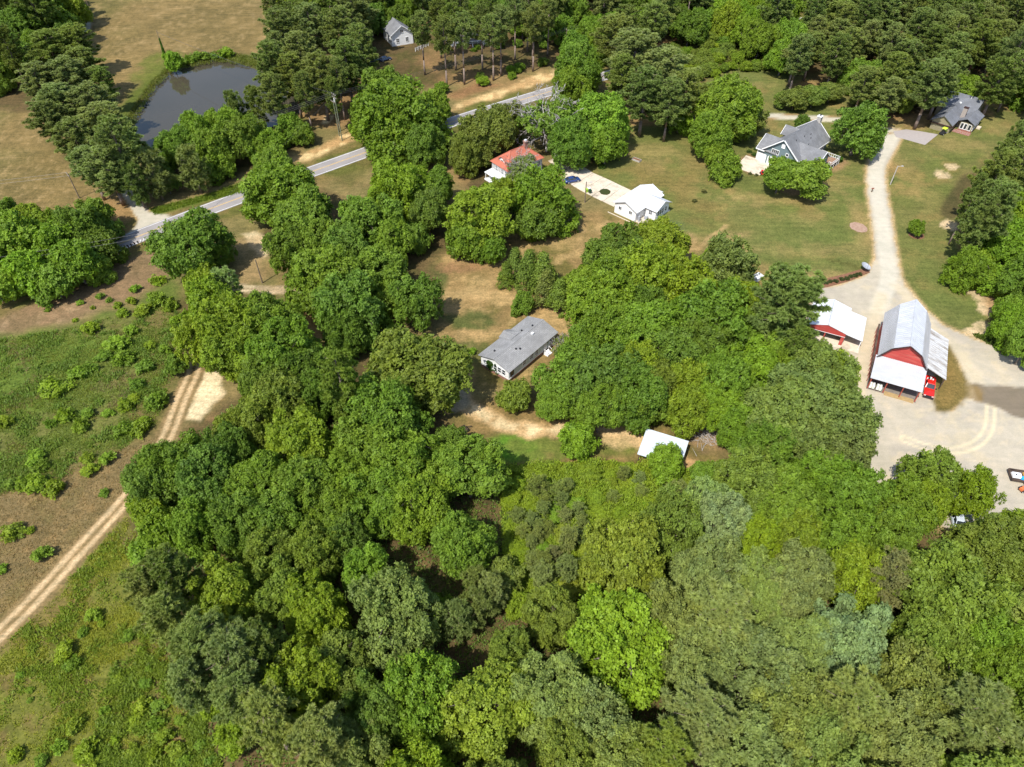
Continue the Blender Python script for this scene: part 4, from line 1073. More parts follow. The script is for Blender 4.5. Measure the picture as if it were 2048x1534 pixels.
# --- white building among the pines across the road
def far_white_house():
    h = empty('white_gabled_house', (-45.4, 280.2, 0), math.radians(25), 'white gabled outbuilding with grey roof among the pines across the road', 'house')
    w = MB(); gable_walls(w, .2, 8.6, .2, 10.6, 4.0, 7.0, 'y'); w.build('wall', MAT['white_siding'], h)
    r = MB(); gable_roof(r, 0, 8.8, 0, 10.8, 4.0, 7.0, .35, .15, 'y'); r.build('roof', MAT['shingle_grey'], h)
    for x in (2.5, 6.2): window(h, 'y-', .2, x, 1.2, 1.0, 1.4)
    window(h, 'y-', .2, 4.4, 4.5, 1.0, 1.0)
    for y in (3, 7): window(h, 'x-', .2, y, 1.2, 1.0, 1.3)
    MB().bar((-.4, -.4, 3.7), (4.4, -.4, 6.95), .1, .25).build('rake_trim', MAT['white_trim'], h)
    MB().bar((9.2, -.4, 3.7), (4.4, -.4, 6.95), .1, .25).build('rake_trim', MAT['white_trim'], h)
    h = empty('brown_roofed_house', (-24.5, 278.5, 0), math.radians(8), 'house with brown roof and white porch steps behind tall roadside pines', 'house')
    w = MB(); gable_walls(w, .2, 15.8, 2.2, 10, 2.9, 5.2, 'x'); w.build('wall', MAT['white_siding'], h)
    r = MB(); gable_roof(r, 0, 16, 2, 10.2, 2.9, 5.2, .4, .15, 'x'); r.build('roof', MAT['shingle_brown'], h)
    r = MB(); r.slab([(7.5, -.4, 2.4), (14, -.4, 2.4), (14, 2.2, 2.95), (7.5, 2.2, 2.95)], .12); r.build('porch_roof', MAT['shingle_brown'], h)
    MB().box(7.4, 14.1, -.5, -.36, 2.25, 2.45).build('porch_trim', MAT['white_trim'], h)
    for x in (7.7, 9.8, 11.7, 13.8): MB().box(x - .1, x + .1, -.3, -.1, 0, 2.35).build('porch_post', MAT['white_trim'], h)
    MB().box(7.5, 14, -.4, 2.2, 0, .6).build('porch_floor', MAT['deck_wood'], h)
    s = MB()
    for k in range(3): s.box(9.8, 11.6, -.75 - .35 * k, -.4 - .35 * k, 0, .48 - .15 * k)
    s.build('steps', MAT['brick'], h)
    for x in (9.7, 11.7): MB().bar((x, -.4, .6), (x, -1.6, .1), .15, .8).build('step_rail', MAT['white_trim'], h)
    for x in (2, 5, 9, 12.6): window(h, 'y-', 2.2, x, 1.0, 1.1, 1.3)
    # white rail fence between them
    f = empty('rail_fence', P(831, 103), 0, 'short white rail fence near the white gabled house', 'fence')
    x0, y0, _ = P(831, 103); x1, y1, _ = P(857, 92); dx, dy = x1 - x0, y1 - y0
    for i in range(6): t = i / 5; MB().box(dx * t - .08, dx * t + .08, dy * t - .08, dy * t + .08, 0, 1.3).build('fence_post', MAT['white_trim'], f)
    for z in (.35, .75, 1.1): MB().bar((0, 0, z), (dx, dy, z), .06, .16).build('fence_rail', MAT['white_trim'], f)
far_white_house()

# --- two half-seen far roofs
for (px, py, sx, sy, rz, lab) in ((1519, 82, 6, 5, 30, 'grey roofed shed half hidden under the far broadleaf trees'), (1742, 14, 9, 7, -20, 'grey roofed outbuilding glimpsed above the pine wood at the top edge')):
    h = empty('far_shed', P(px, py), math.radians(rz), lab, 'shed')
    w = MB(); gable_walls(w, -sx / 2, sx / 2, -sy / 2, sy / 2, 2.6, 4.2); w.build('wall', MAT['grey_siding'], h)
    r = MB(); gable_roof(r, -sx / 2, sx / 2, -sy / 2, sy / 2, 2.6, 4.2, .4, .15); r.build('roof', MAT['shingle_blue'], h)
    MB().box(-.9, .9, -sy / 2 - .06, -sy / 2 - .01, 0, 2.1).build('door', MAT['white_trim'], h)

# ------------------------------------------------------------------ plants: prototypes
def nrm(a):
    return a / (np.linalg.norm(a, axis=-1, keepdims=True) + 1e-9)

def leaf_tris(C, Nn, size, rng, narrow=1.0):
    """one small triangle per leaf spray, centred at C, facing Nn"""
    n = len(C)
    r = nrm(rng.normal(size=(n, 3)))
    u = nrm(np.cross(Nn, r)); w = np.cross(Nn, u)
    s = size * rng.uniform(.65, 1.35, (n, 1))
    return np.stack([C + u * s * .62, C - u * s * .38 + w * s * .5 * narrow, C - u * s * .38 - w * s * .5 * narrow], 1)

def crown_lobed(seed, R, vz, nl, clump, leaf, nleaf, skirt=-.35, open_=0.0, spread=.55):
    """broad crown: main limbs carry lobes, lobes carry leaf clumps, clumps carry leaves"""
    rng = np.random.default_rng(seed)
    lobes = [(np.array([rng.normal(0, .1) * R, rng.normal(0, .1) * R, .16 * R]), .46 * R)]
    for i in range(nl):
        a = 2 * math.pi * (i + rng.uniform(-.25, .25)) / nl
        d = R * spread * rng.uniform(.7, 1.22)
        lobes.append((np.array([math.cos(a) * d, math.sin(a) * d, R * rng.uniform(-.45, .2)]), R * rng.uniform(.24, .43)))
    for i in range(nl // 2):
        a = rng.uniform(0, 2 * math.pi); d = R * rng.uniform(.25, .4)
        lobes.append((np.array([math.cos(a) * d, math.sin(a) * d, R * rng.uniform(.12, .46)]), R * rng.uniform(.2, .36)))
    for i in range(nl + 3):
        a = rng.uniform(0, 2 * math.pi); e = rng.uniform(-.35, 1.1); d = R * rng.uniform(.72, .95)
        lobes.append((np.array([math.cos(a) * d * math.cos(e), math.sin(a) * d * math.cos(e), d * math.sin(e) * .8]), R * rng.uniform(.1, .2)))
    cc = []; nn = []
    for k, (c, r) in enumerate(lobes):
        m_ = int(30 * (r / clump) ** 2 * .16) + 14
        d = nrm(rng.normal(size=(m_ * 3, 3))); d = d[d[:, 2] > skirt]
        p = c + d * r * rng.uniform(.88, 1.08, (len(d), 1))
        ok = np.ones(len(p), bool)
        for k2, (c2, r2) in enumerate(lobes):
            if k2 != k: ok &= np.linalg.norm(p - c2, axis=1) > r2 * .9
        cc.append(p[ok]); nn.append(d[ok])
    cc = np.vstack(cc); nn = np.vstack(nn)
    keep = []; kp = np.zeros((0, 3))
    for i in rng.permutation(len(cc)):
        if not len(kp) or ((kp - cc[i]) ** 2).sum(1).min() > (clump * 1.02) ** 2: keep.append(i); kp = np.vstack([kp, cc[i]])
    cc = cc[keep]; nn = nrm(nn[keep] + np.array([0, 0, .35]))
    if open_ > 0:
        k = rng.random(len(cc)) > open_; cc = cc[k]; nn = nn[k]
    # each clump carries leafy sprays, each spray a few leaves; sprays tilt every way
    per = 6
    m_ = max(6, int(nleaf / len(cc) / per))
    cs = clump * rng.uniform(.6, 1.35, len(cc))
    ct = rng.random(len(cc))
    o = nrm(rng.normal(size=(len(cc), m_, 3)) + nn[:, None] * .75) * rng.uniform(.25, 1.3, (len(cc), m_, 1)) ** .8
    Sc = cc[:, None] + o * cs[:, None, None]
    Sn = nrm(o * .55 + nn[:, None] * .45 + np.array([0, 0, .45]) + rng.normal(size=o.shape) * .55)
    st_ = rng.random((len(cc), m_))
    Sc = np.repeat(Sc.reshape(-1, 3), per, 0); Sn = np.repeat(Sn.reshape(-1, 3), per, 0)
    C = Sc + np.cross(Sn, rng.normal(size=Sc.shape)) * leaf * .62 + rng.normal(size=Sc.shape) * leaf * .12
    Nn = nrm(Sn + rng.normal(size=Sc.shape) * .33)
    tint = np.repeat((.40 * ct[:, None] + .40 * st_).reshape(-1), per) + .20 * rng.random(len(C))
    # inner leaves that close the crown; their darker tint paints in inner shade
    mi = nleaf // 8
    li = rng.integers(0, len(lobes), mi)
    Ci = np.array([lobes[i][0] for i in li]) + nrm(rng.normal(size=(mi, 3))) * (np.array([lobes[i][1] for i in li]) * rng.uniform(.3, .85, mi))[:, None]
    C = np.vstack([C, Ci]); Nn = np.vstack([Nn, nrm(rng.normal(size=(mi, 3)))]); tint = np.concatenate([tint, rng.random(mi) * .5])
    T = leaf_tris(C, Nn, leaf, rng)
    T[..., 2] *= vz
    return T, tint, [(c * np.array([1, 1, vz]), r) for c, r in lobes], cc * np.array([1, 1, vz])

def crown_pine(seed, H, R, z0, leaf, nleaf):
    rng = np.random.default_rng(seed)
    cc = []; ax = []; br = []
    nw = int((H - z0) / .85)
    for k in range(nw):
        z = z0 + (H - z0) * (k + rng.uniform(-.3, .3)) / nw; t = min(.985, max(0.0, (z - z0) / (H - z0)))
        Lb = R * (.45 + .55 * math.sin(min(1, t * 2.2 + .15) * math.pi / 2)) * (1 - t ** 2.6) ** .6 * rng.uniform(.75, 1.1)
        nb = rng.integers(4, 7); a0 = rng.uniform(0, 6.28)
        for b_ in range(nb):
            a = a0 + 2 * math.pi * b_ / nb + rng.normal(0, .2); l = Lb * rng.uniform(.65, 1.15)
            d = np.array([math.cos(a), math.sin(a), .10 + .5 * t]); tip = np.array([0, 0, z]) + d * l
            br.append((np.array([0, 0, z]), tip))
            for q in np.linspace(.38, 1, max(2, int(l / .62))):
                side = np.array([-math.sin(a), math.cos(a), 0]) * rng.normal(0, .32) * (.5 + q)
                cc.append(np.array([0, 0, z]) + d * l * q + side + np.array([0, 0, .12])); ax.append(d)
    for k in range(9): cc.append(np.array([rng.normal(0, .35), rng.normal(0, .35), H - rng.uniform(0, 1.2)])); ax.append(np.array([0, 0, 1.]))
    cc = np.array(cc); ax = nrm(np.array(ax))
    m_ = int(nleaf / len(cc)); ct = rng.random(len(cc))
    o = nrm(rng.normal(size=(len(cc), m_, 3)) + np.array([0, 0, .55]) + ax[:, None] * .35)
    ln = rng.uniform(.38, .8, (len(cc), m_, 1))
    base = cc[:, None] + o * .12
    tip = cc[:, None] + o * ln
    sdv = nrm(np.cross(o, rng.normal(size=o.shape))) * leaf * .5
    T = np.stack([base + sdv, base - sdv, tip], 2).reshape(-1, 3, 3)
    tint = (.55 * ct[:, None] + .45 * rng.random((len(cc), m_))).reshape(-1)
    return T, tint, br

def crown_cone(seed, H, R, leaf, nleaf):
    rng = np.random.default_rng(seed)
    nc = 150
    t = rng.random(nc) ** .75; a = rng.uniform(0, 6.283, nc)
    r = R * (1 - t) ** .8 * (1 + .18 * np.sin(a * 3 + seed)) * rng.uniform(.8, 1.05, nc) + .1
    cc = np.stack([np.cos(a) * r, np.sin(a) * r, .25 + t * (H - .3)], 1)
    nn = nrm(np.stack([np.cos(a), np.sin(a), .55 + 0 * a], 1))
    m_ = nleaf // nc
    o = rng.normal(size=(nc, m_, 3)) * .2 + nn[:, None] * rng.uniform(-.25, .25, (nc, m_, 1)) + np.array([0, 0, .12])
    C = (cc[:, None] + o).reshape(-1, 3)
    Nn = nrm(nn[:, None] + rng.normal(size=o.shape) * .5).reshape(-1, 3)
    return leaf_tris(C, Nn, leaf, rng, .7), (.5 * rng.random(nc)[:, None] + .5 * rng.random((nc, m_))).reshape(-1)

def trunk_mesh(name, top, r, limbs, rng, twigs=()):
    mb = MB(); segs = 4; p = Vector((0, 0, -.15)); rr = r * 1.25
    for i in range(segs):
        t = (i + 1) / segs
        q = Vector((0, 0, top * t)); r2 = r * (1 - .6 * t)
        mb.tube(p, q, rr, r2, 7); p = q; rr = r2
    for a, b_, ra in limbs:
        a = Vector(a); b_ = Vector(b_); mid = a.lerp(b_, .5) + Vector((0, 0, (b_ - a).length * .08))
        mb.tube(a, mid, ra, ra * .65, 5); mb.tube(mid, b_, ra * .65, ra * .3, 5)
    for a, b_, ra in twigs: mb.tube(a, b_, ra, ra * .4, 3)
    me = bpy.data.meshes.new(name); me.from_pydata(mb.v, [], mb.f)
    me.polygons.foreach_set('use_smooth', [True] * len(me.polygons)); me.update()
    return me

PROTO = {}
def add_proto(kind, R0, H0, zc, trunk, crown, tm, cm):
    trunk.materials.append(MAT[tm]); crown.materials.append(MAT[cm])
    PROTO.setdefault(kind, []).append((R0, H0, zc, trunk, crown))

def broad(kind, seed, R, H, vz, nl, clump, leaf, nleaf, open_=0., bark='bark', skirt=-.35, spread=.55, dead=0):
    rng = np.random.default_rng(seed + 900)
    T, tint, lobes, cl = crown_lobed(seed, R, vz, nl, clump, leaf, nleaf, skirt, open_, spread)
    zc = H - T[..., 2].max()
    T[..., 2] += zc
    fork = max(.25 * H, zc - .45 * R)
    limbs = [((0, 0, fork * (.75 + .25 * rng.random())), tuple(c + np.array([0, 0, zc])), .018 * H) for c, r in lobes[:nl + 1]]
    limbs += [((0, 0, fork), tuple(c + np.array([0, 0, zc])), .009 * H) for c, r in lobes[-nl:]]
    tw = []
    for i in rng.permutation(len(cl))[:min(len(cl), 70)]:
        j = min(range(len(lobes)), key=lambda k: np.linalg.norm(lobes[k][0] - cl[i]))
        a = lobes[j][0] + np.array([0, 0, zc]); b_ = cl[i] + np.array([0, 0, zc])
        tw.append((tuple(a), tuple(a + (b_ - a) * rng.uniform(.85, 1.12)), .006 * H))
    if dead:
        for k in range(dead):
            d = nrm(rng.normal(size=3) + np.array([0, 0, .35])); p0 = d * R * rng.uniform(.4, .75) + rng.normal(size=3) * R * .12 + np.array([0, 0, zc]); dd = d; tw.append(((0, 0, fork), tuple(p0), .010 * H))
            for q in range(4):
                dd = nrm(dd + rng.normal(size=3) * .35); p1 = p0 + dd * R * rng.uniform(.12, .24); r_ = .010 * H * (1 - q * .2)
                tw.append((tuple(p0), tuple(p1), r_))
                for z_ in range(3):
                    p2 = p1 + nrm(dd + rng.normal(size=3) * .8) * R * rng.uniform(.08, .2); tw.append((tuple(p1), tuple(p2), .0045 * H))
                p0 = p1
    me = tri_mesh('crown', T, tint)
    tr = trunk_mesh('trunk', fork + .1 * H, .024 * H, limbs, rng, tw)
    add_proto(kind, R, H, zc, tr, me, bark, 'leaves')

for i in range(7): broad('oak', 10 + i, 7.0, 15.0, 1.12 + .1 * (i % 3), 8 + i % 3, .80 + .12 * (i % 3), .34, 40000, .16, skirt=-.75)
for i in range(2): broad('open', 40 + i, 6.0, 13.5, 1.2, 9, .75, .34, 19000, .34, spread=.62, skirt=-.7)
for i in range(4): broad('small', 20 + i, 3.6, 7.8, 1.2, 6 + i % 2, .55, .28, 15000, .06, skirt=-.8)
for i in range(2): broad('dense', 60 + i, 3.6, 6.0, .80, 7, .55, .30, 17000, 0, skirt=-.55)
for i in range(2): broad('halfdead', 70 + i, 5.5, 11.0, .95, 7, .75, .34, 12000, .45, bark='dead_wood', dead=52)
for i in range(5): broad('shrub', 80 + i, 1.25, 1.9, .8, 4, .42, .24, 1700, .05, skirt=-.6)
for i in range(4):
    rng = np.random.default_rng(300 + i)
    T, tint, br = crown_pine(300 + i, 21.0, 4.3, 6.5 + 1.5 * (i % 2), .21, 34000)
    tw = [(tuple(a), tuple(b_), .055) for a, b_ in br]
    for k in range(8):
        z = rng.uniform(5, 10); a = rng.uniform(0, 6.28); tw.append(((0, 0, z), (math.cos(a) * 1.4, math.sin(a) * 1.4, z + .2), .05))
    add_proto('pine', 4.3, 21.0, 14.5, trunk_mesh('trunk', 20.6, .30, [], rng, tw), tri_mesh('crown', T, tint), 'pine_bark', 'needles')
for i in range(3):
    rng = np.random.default_rng(320 + i)
    T, tint, br = crown_pine(320 + i, 21.0, 4.2, 10.0 + i * .8, .21, 24000)
    tw = [(tuple(a), tuple(b_), .055) for a, b_ in br]
    add_proto('tallpine', 4.2, 21.0, 16.5, trunk_mesh('trunk', 20.6, .30, [], rng, tw), tri_mesh('crown', T, tint), 'pine_bark', 'needles')
for i in range(3):
    rng = np.random.default_rng(340 + i)
    T, tint, br = crown_pine(340 + i, 9.0, 2.6, 1.2, .15, 14000)
    add_proto('youngpine', 2.6, 9.0, 5.2, trunk_mesh('trunk', 8.7, .13, [], rng, [(tuple(a), tuple(b_), .03) for a, b_ in br]), tri_mesh('crown', T, tint), 'pine_bark', 'needles')
for i in range(3):
    rng = np.random.default_rng(360 + i)
    T, tint = crown_cone(360 + i, 6.0, 1.9, .24, 8000)
    add_proto('cedar', 1.9, 6.0, 2.8, trunk_mesh('trunk', 5.5, .14, [], rng), tri_mesh('crown', T, tint), 'bark', 'leaves')

# ------------------------------------------------------------------ plants: colours and placing
def lf(r, g, b):
    m_ = (118, 144, 46); k = .25      # one wood: kinds differ gently
    return rgb(r * (1 - k) + m_[0] * k, g * (1 - k) + m_[1] * k, b * (1 - k) + m_[2] * k, .95)
LC = {  # leaf colours
    'g': (lf(114, 144, 46), 'green'), 'd': (lf(100, 128, 48), 'dark green'), 'y': (lf(134, 156, 40), 'yellow-green'),
    'l': (lf(128, 162, 48), 'bright green'), 'o': (lf(120, 138, 58), 'olive'), 'b': (lf(146, 170, 120), 'pale blue-green'),
    't': (lf(108, 142, 54), 'cool green'), 'r': (lf(118, 126, 62), 'brownish green'), 'p': (lf(136, 148, 88), 'grey-green'),
    'q': (lf(122, 138, 76), 'dark grey-green'), 'w': (lf(142, 154, 52), 'yellowish'), 'k': (lf(136, 132, 98), 'brownish grey'),
}
KIND = {'oak': ('broadleaf_tree', 'broadleaf tree'), 'open': ('broadleaf_tree', 'loose-crowned broadleaf tree'), 'small': ('small_tree', 'small broadleaf tree'),
        'dense': ('crape_myrtle', 'dense round-topped ornamental tree'), 'halfdead': ('broadleaf_tree', 'half-bare grey-branched tree'), 'shrub': ('shrub', 'shrub'),
        'pine': ('pine_tree', 'pine'), 'tallpine': ('pine_tree', 'bare-stemmed pine'), 'youngpine': ('pine_tree', 'young pine'), 'cedar': ('cedar_tree', 'cedar')}
PR = random.Random(77)
PLANTS = []          # dicts
def plant(px, py, w, kind, col, hk=1.0, label=None, world=None, R=None):
    R0, H0, zc, tr, cr = PR.choice(PROTO[kind])
    if world is None:
        z = zc * hk
        for _ in range(4):
            R = w / 2 * mpp(px, py, z); s = R / R0; sz = s ** (.3 if 'pine' in kind else .55) * hk if kind in ('oak', 'open', 'pine', 'tallpine') else s * hk; z = zc * sz
        x, y, _ = P(px, py, z)
    else:
        x, y = world; s = R / R0; sz = s ** (.3 if 'pine' in kind else .55) * hk if kind in ('oak', 'open', 'pine', 'tallpine') else s * hk
        px, py = PX(x, y, zc * sz)
    base, cname = LC[col]
    j = PR.uniform(.9, 1.1); jr = PR.uniform(.94, 1.08)
    PLANTS.append(dict(low=R < 3.0 and hk < .95 and kind in ('small', 'youngpine'), px=px, py=py, x=x, y=y, R=R, s=s, sz=sz, kind=kind, tr=tr, cr=cr, col=(base[0] * j * jr, base[1] * j, base[2] * j * PR.uniform(.8, 1.2), 1), cname=cname, label=label, rz=PR.uniform(0, 6.283)))

TREES = '''
30 60 105 oak d|95 35 110 oak g|25 118 80 oak d|140 15 70 oak y|-30 80 90 oak g|60 0 90 pine q
100 95 95 pine q .66|150 85 90 pine q .66|75 160 85 pine p .66|132 150 90 pine p .66|165 128 75 pine q .66|118 205 95 pine p .66|180 205 100 pine p .66|95 238 80 pine q .66|212 245 100 pine p .66|150 275 100 pine p .66|245 290 95 pine q .66|215 335 105 pine p .66|178 330 80 pine p .66|205 165 60 pine q .66
30 480 105 small l|88 448 75 open y .75|160 455 105 oak d .9|55 545 100 small l .9|150 525 95 small g|203 492 75 small d|10 570 85 small l .9|105 562 85 small g .9|-35 530 100 small g|195 540 55 small g|225 462 45 small d|110 495 95 small g|190 430 70 small g|60 440 70 small y
400 275 85 oak g|450 255 80 oak l|470 218 45 youngpine q|513 212 48 youngpine q|350 300 80 oak d|305 345 62 youngpine p|420 305 85 oak g|492 272 85 oak g|540 290 66 small l|580 262 60 small g|385 335 58 youngpine p|332 362 52 small d|440 332 60 small g|605 268 44 small g|515 300 60 small g|270 368 55 youngpine q
545 132 88 pine p .88|600 110 90 pine p .88|560 65 85 pine q .88|620 52 85 pine p .88|680 62 92 pine q .88|640 150 80 pine p .88|692 122 80 pine q .88|545 188 62 pine p .88|722 92 72 pine p .88|608 182 50 pine p .88|595 22 90 oak y|660 15 85 pine q .88|705 25 85 pine p .88|585 150 70 pine p .88|665 190 40 pine q .88
800 240 170 oak g .95|765 185 90 oak g|850 290 85 oak d|735 235 70 oak g .9|870 215 60 oak g .9
800 385 121 oak l|855 425 85 oak d|870 372 67 oak g|742 448 130 oak t|785 478 90 oak g|828 475 63 small d
385 487 150 oak g|560 385 140 oak g|610 435 125 oak g|575 500 95 open d|545 340 85 oak g
655 565 148 oak g|705 625 139 oak t|640 490 90 oak g|760 560 112 oak g|832 600 103 open d|700 512 108 oak t|690 672 81 oak d
420 615 117 open y|470 668 148 oak y|388 685 94 open y|540 645 117 oak g|565 705 135 oak g|462 700 108 oak y|405 565 76 small y|452 582 64 youngpine b|352 728 45 small g|530 765 99 oak d
830 742 195 oak o|680 760 105 pine o|600 748 105 oak d
768 830 165 oak t|560 805 125 oak o|640 800 95 oak d
600 882 135 oak y|470 868 90 oak o|520 842 110 oak o|350 932 130 oak d|300 965 105 oak t|422 962 130 oak d|520 965 125 oak g|605 975 125 oak g|740 905 150 oak g|805 935 150 oak g|842 1005 150 oak g|762 1005 140 oak g|690 960 100 oak g|455 900 100 oak d
937 940 140 oak g|928 1088 132 oak g|736 1150 105 oak l|790 1232 180 oak p|450 1190 140 oak y|900 880 60 small d
340 1145 120 pine q .72|292 1175 85 pine p .72|335 1235 110 pine p .72|405 1290 150 pine p .72|470 1310 140 pine p .72|385 1365 110 pine p .72|520 1290 100 pine q .72|290 1100 60 shrub g|480 1390 110 pine p .72
545 1120 110 oak o|560 1185 110 oak o|625 1205 110 oak y|650 1255 100 oak y|605 1375 165 oak y|850 1400 165 oak l|972 1420 180 oak w|1100 1385 170 oak p|1230 1288 190 oak l|1020 1300 90 oak o|960 1212 70 youngpine p|1100 1232 110 oak o|1040 1212 55 small y|690 1330 120 oak o|750 1420 130 oak d|300 1020 80 small y|330 1060 90 small g|700 1080 90 oak d|640 1100 110 oak o|660 1040 110 oak g|560 1040 110 oak d|480 1050 110 oak d|400 1060 110 oak g
1250 1122 150 oak w 1.12|1340 1062 125 oak o 1.12|1440 1042 115 oak b 1.12|1415 1010 95 oak b 1.12|1512 1082 90 oak y 1.12|1592 1078 95 oak y 1.12|1420 1150 150 oak p 1.08|1340 1230 150 oak p 1.08|1440 1235 160 pine p .68|1600 1150 130 oak p 1.08|1570 1200 120 oak p 1.08|1512 1175 120 oak p 1.08|1702 1160 115 oak y 1.12|1782 1152 105 pine k .68|1900 1190 220 oak o 1.12|1690 1280 150 oak b 1.12|1850 1300 140 oak o 1.12|1960 1260 150 oak g 1.12|1500 1350 170 oak p 1.08|1570 1420 170 oak p 1.08|1700 1410 160 pine p .68|1820 1380 150 oak p 1.08|1800 1470 160 oak p 1.08|1650 1490 160 oak p 1.08|1400 1440 170 pine p .68|1330 1510 150 pine o .68|1490 1500 160 oak p 1.08|1950 1430 170 pine q .68|2020 1350 130 oak g 1.12|1600 1290 130 oak p 1.08|1380 1340 140 oak p 1.08
1862 948 100 open o|1945 985 105 open y|2040 1065 90 open y|1800 1015 130 oak g|1705 1000 125 oak g|1640 960 110 oak g|1500 965 130 oak o|1565 1000 125 oak g|1990 1100 130 oak o|1780 1080 120 oak g|1680 1080 110 oak g|2060 1150 120 oak o|1850 1010 90 oak y
1230 512 130 oak d|1322 492 110 oak y|1300 562 150 oak y|1242 565 120 oak g|1200 612 140 oak g|1362 592 140 oak y|1430 652 160 oak g|1282 662 140 oak g|1212 690 120 oak g|1450 545 115 oak q|1475 612 100 oak y|1580 612 135 pine q|1550 590 90 pine q|1512 652 110 oak g|1542 692 110 oak g|1595 700 70 pine o .8|1665 745 90 open y .8|1415 512 32 small l
1142 762 118 oak g .9|1200 762 140 oak d|1128 695 50 halfdead p|1235 715 75 halfdead o .95|1290 700 70 halfdead o|1040 345 60 halfdead p|1262 792 125 oak d|1310 770 100 oak o|1168 700 100 oak g|1112 800 76 oak g .85|1290 815 85 oak g|1200 820 90 oak g|1345 712 125 oak d|1402 692 120 oak d|1455 762 130 oak g|1435 812 85 oak l|1500 740 110 oak l|1375 650 110 oak g|1560 750 90 oak g
1640 752 130 oak q|1560 832 160 oak q|1660 850 160 oak q|1600 790 130 oak q|1690 900 110 oak q|1530 905 120 oak g|1480 860 80 oak g|1620 900 110 oak q
1155 880 80 small l|1028 792 76 small o .85|1332 926 78 small l
1046 608 46 small g|945 702 16 shrub l
1030 532 44 cedar o|1058 545 56 cedar o|1085 548 54 cedar o|1092 580 52 cedar r|1118 596 48 cedar o|1012 552 34 cedar o
972 272 110 oak r|1010 250 70 oak r|930 310 72 oak r|1095 245 120 halfdead t|1145 285 95 oak t|1200 240 128 oak l|1212 290 80 small g|1160 140 105 oak g|1140 180 70 oak g|1090 402 122 oak g|1045 335 64 halfdead p|960 430 130 oak y|928 482 80 small g|1005 392 66 oak y|985 500 60 small g|1070 440 80 small d|1060 235 50 halfdead r
1270 108 120 pine p .8|1230 72 90 pine p .8|1330 142 115 pine p .8|1290 182 105 pine q .8|1370 182 80 pine p .8|1245 150 80 pine q .8|1340 200 80 pine q .8
1460 215 130 oak g|1505 240 60 small r|1362 236 60 small l|1425 270 85 oak g|1430 312 50 small y|1455 336 62 small g|1345 215 60 small q|1400 190 50 small r
1562 350 78 dense g 1.15|1615 356 80 dense g 1.15|1720 258 112 open t|1590 197 52 dense r|1628 192 52 dense o|1662 184 46 dense r|1722 196 42 dense r|1605 244 30 small d|1568 200 40 dense o
1833 455 34 small g
2025 318 60 oak y|1990 360 90 pine q|2035 340 90 pine p|1985 420 90 pine q|2040 420 100 oak l|1975 470 70 oak l|2025 490 90 oak l|1960 520 45 small l|1990 560 60 small l|2040 560 90 oak g|2020 620 60 small g|2050 650 60 small g|1960 440 60 pine q|1945 395 50 pine q
452 105 26 shrub l|345 122 38 small l|365 122 20 shrub g|380 118 20 shrub g|395 113 22 shrub g|410 112 20 shrub g|430 112 16 shrub g
640 1225 60 small g|1195 1455 150 oak p|1250 1520 150 oak p|1130 1500 130 oak o|540 1440 140 pine p .72|640 1480 140 pine p .72|470 1465 80 small y|915 1240 70 youngpine p|985 1185 70 youngpine p|880 1215 60 small g|1010 1150 70 small o|950 1165 60 youngpine p|720 1500 130 oak q|430 1400 70 small y
1125 560 18 shrub o
1645 555 12 shrub r|1652 580 1 shrub r
'''
SKIPW = 2
for tok in TREES.replace('\n', '|').split('|'):
    q = tok.split()
    if len(q) >= 5 and float(q[2]) > SKIPW:
        plant(float(q[0]), float(q[1]), float(q[2]), q[3], q[4], float(q[5]) if len(q) > 5 else 1.0)

# tall roadside pines whose trunks show, given by the foot of the trunk
for px, py, hh, r in ((894, 173, 1.05, 4.2), (929, 169, 1.05, 4.6), (987, 161, 1.0, 4.2), (1002, 151, 1.05, 4.4), (965, 139, 1.0, 4.4), (1095, 113, .95, 4.0), (690, 240, .95, 3.4), (655, 232, .9, 3.4), (1030, 120, 1.0, 4.0), (1065, 125, .9, 3.8), (850, 150, 1.0, 4.0), (283, 405, 1.05, 5.0), (1370, 62, 1.1, 3.5), (1985, 205, 1.1, 4.4)):
    x, y, _ = P(px, py)
    plant(0, 0, 0, 'tallpine', PR.choice('ppq'), hh, None, (x, y), r)

# woods filled between the trees read off one by one
def fill(poly, spacing, mix, rmin, rmax, tries=4000, hk=(.9, 1.1), zref=8.0, sep=.78, name=None, avoid=()):
    pl = np.array([P(a, b_, zref)[:2] for a, b_ in poly])
    x0, y0 = pl.min(0); x1, y1 = pl.max(0); n = 0
    kinds = [m_[:2] for m_ in mix]; wts = [m_[2] for m_ in mix]
    have = [(p['x'], p['y'], p['R']) for p in PLANTS if x0 - 12 < p['x'] < x1 + 12 and y0 - 12 < p['y'] < y1 + 12]
    gx = np.array([PR.uniform(x0, x1) for _ in range(tries)]); gy = np.array([PR.uniform(y0, y1) for _ in range(tries)])
    ok = poly_sdf(gx, gy, pl) < 0
    for x, y in zip(gx[ok], gy[ok]):
        R = PR.uniform(rmin, rmax)
        ix, iy = PX(x, y, 3.0)
        if not (-60 < ix < 2110 and -70 < iy < 1640): continue
        jx, jy = PX(x, y, 9.0)
        if math.hypot(jx - 1912, jy - 1035) < 62 or math.hypot(jx - 2045, jy - 960) < 60: continue
        if any((x - a) ** 2 + (y - b_) ** 2 < (sep * (R + r)) ** 2 for a, b_, r in have): continue
        k, c = PR.choices(kinds, wts)[0]
        plant(0, 0, 0, k, c, PR.uniform(*hk), None, (x, y), R)
        have.append((x, y, R)); n += 1
    return n

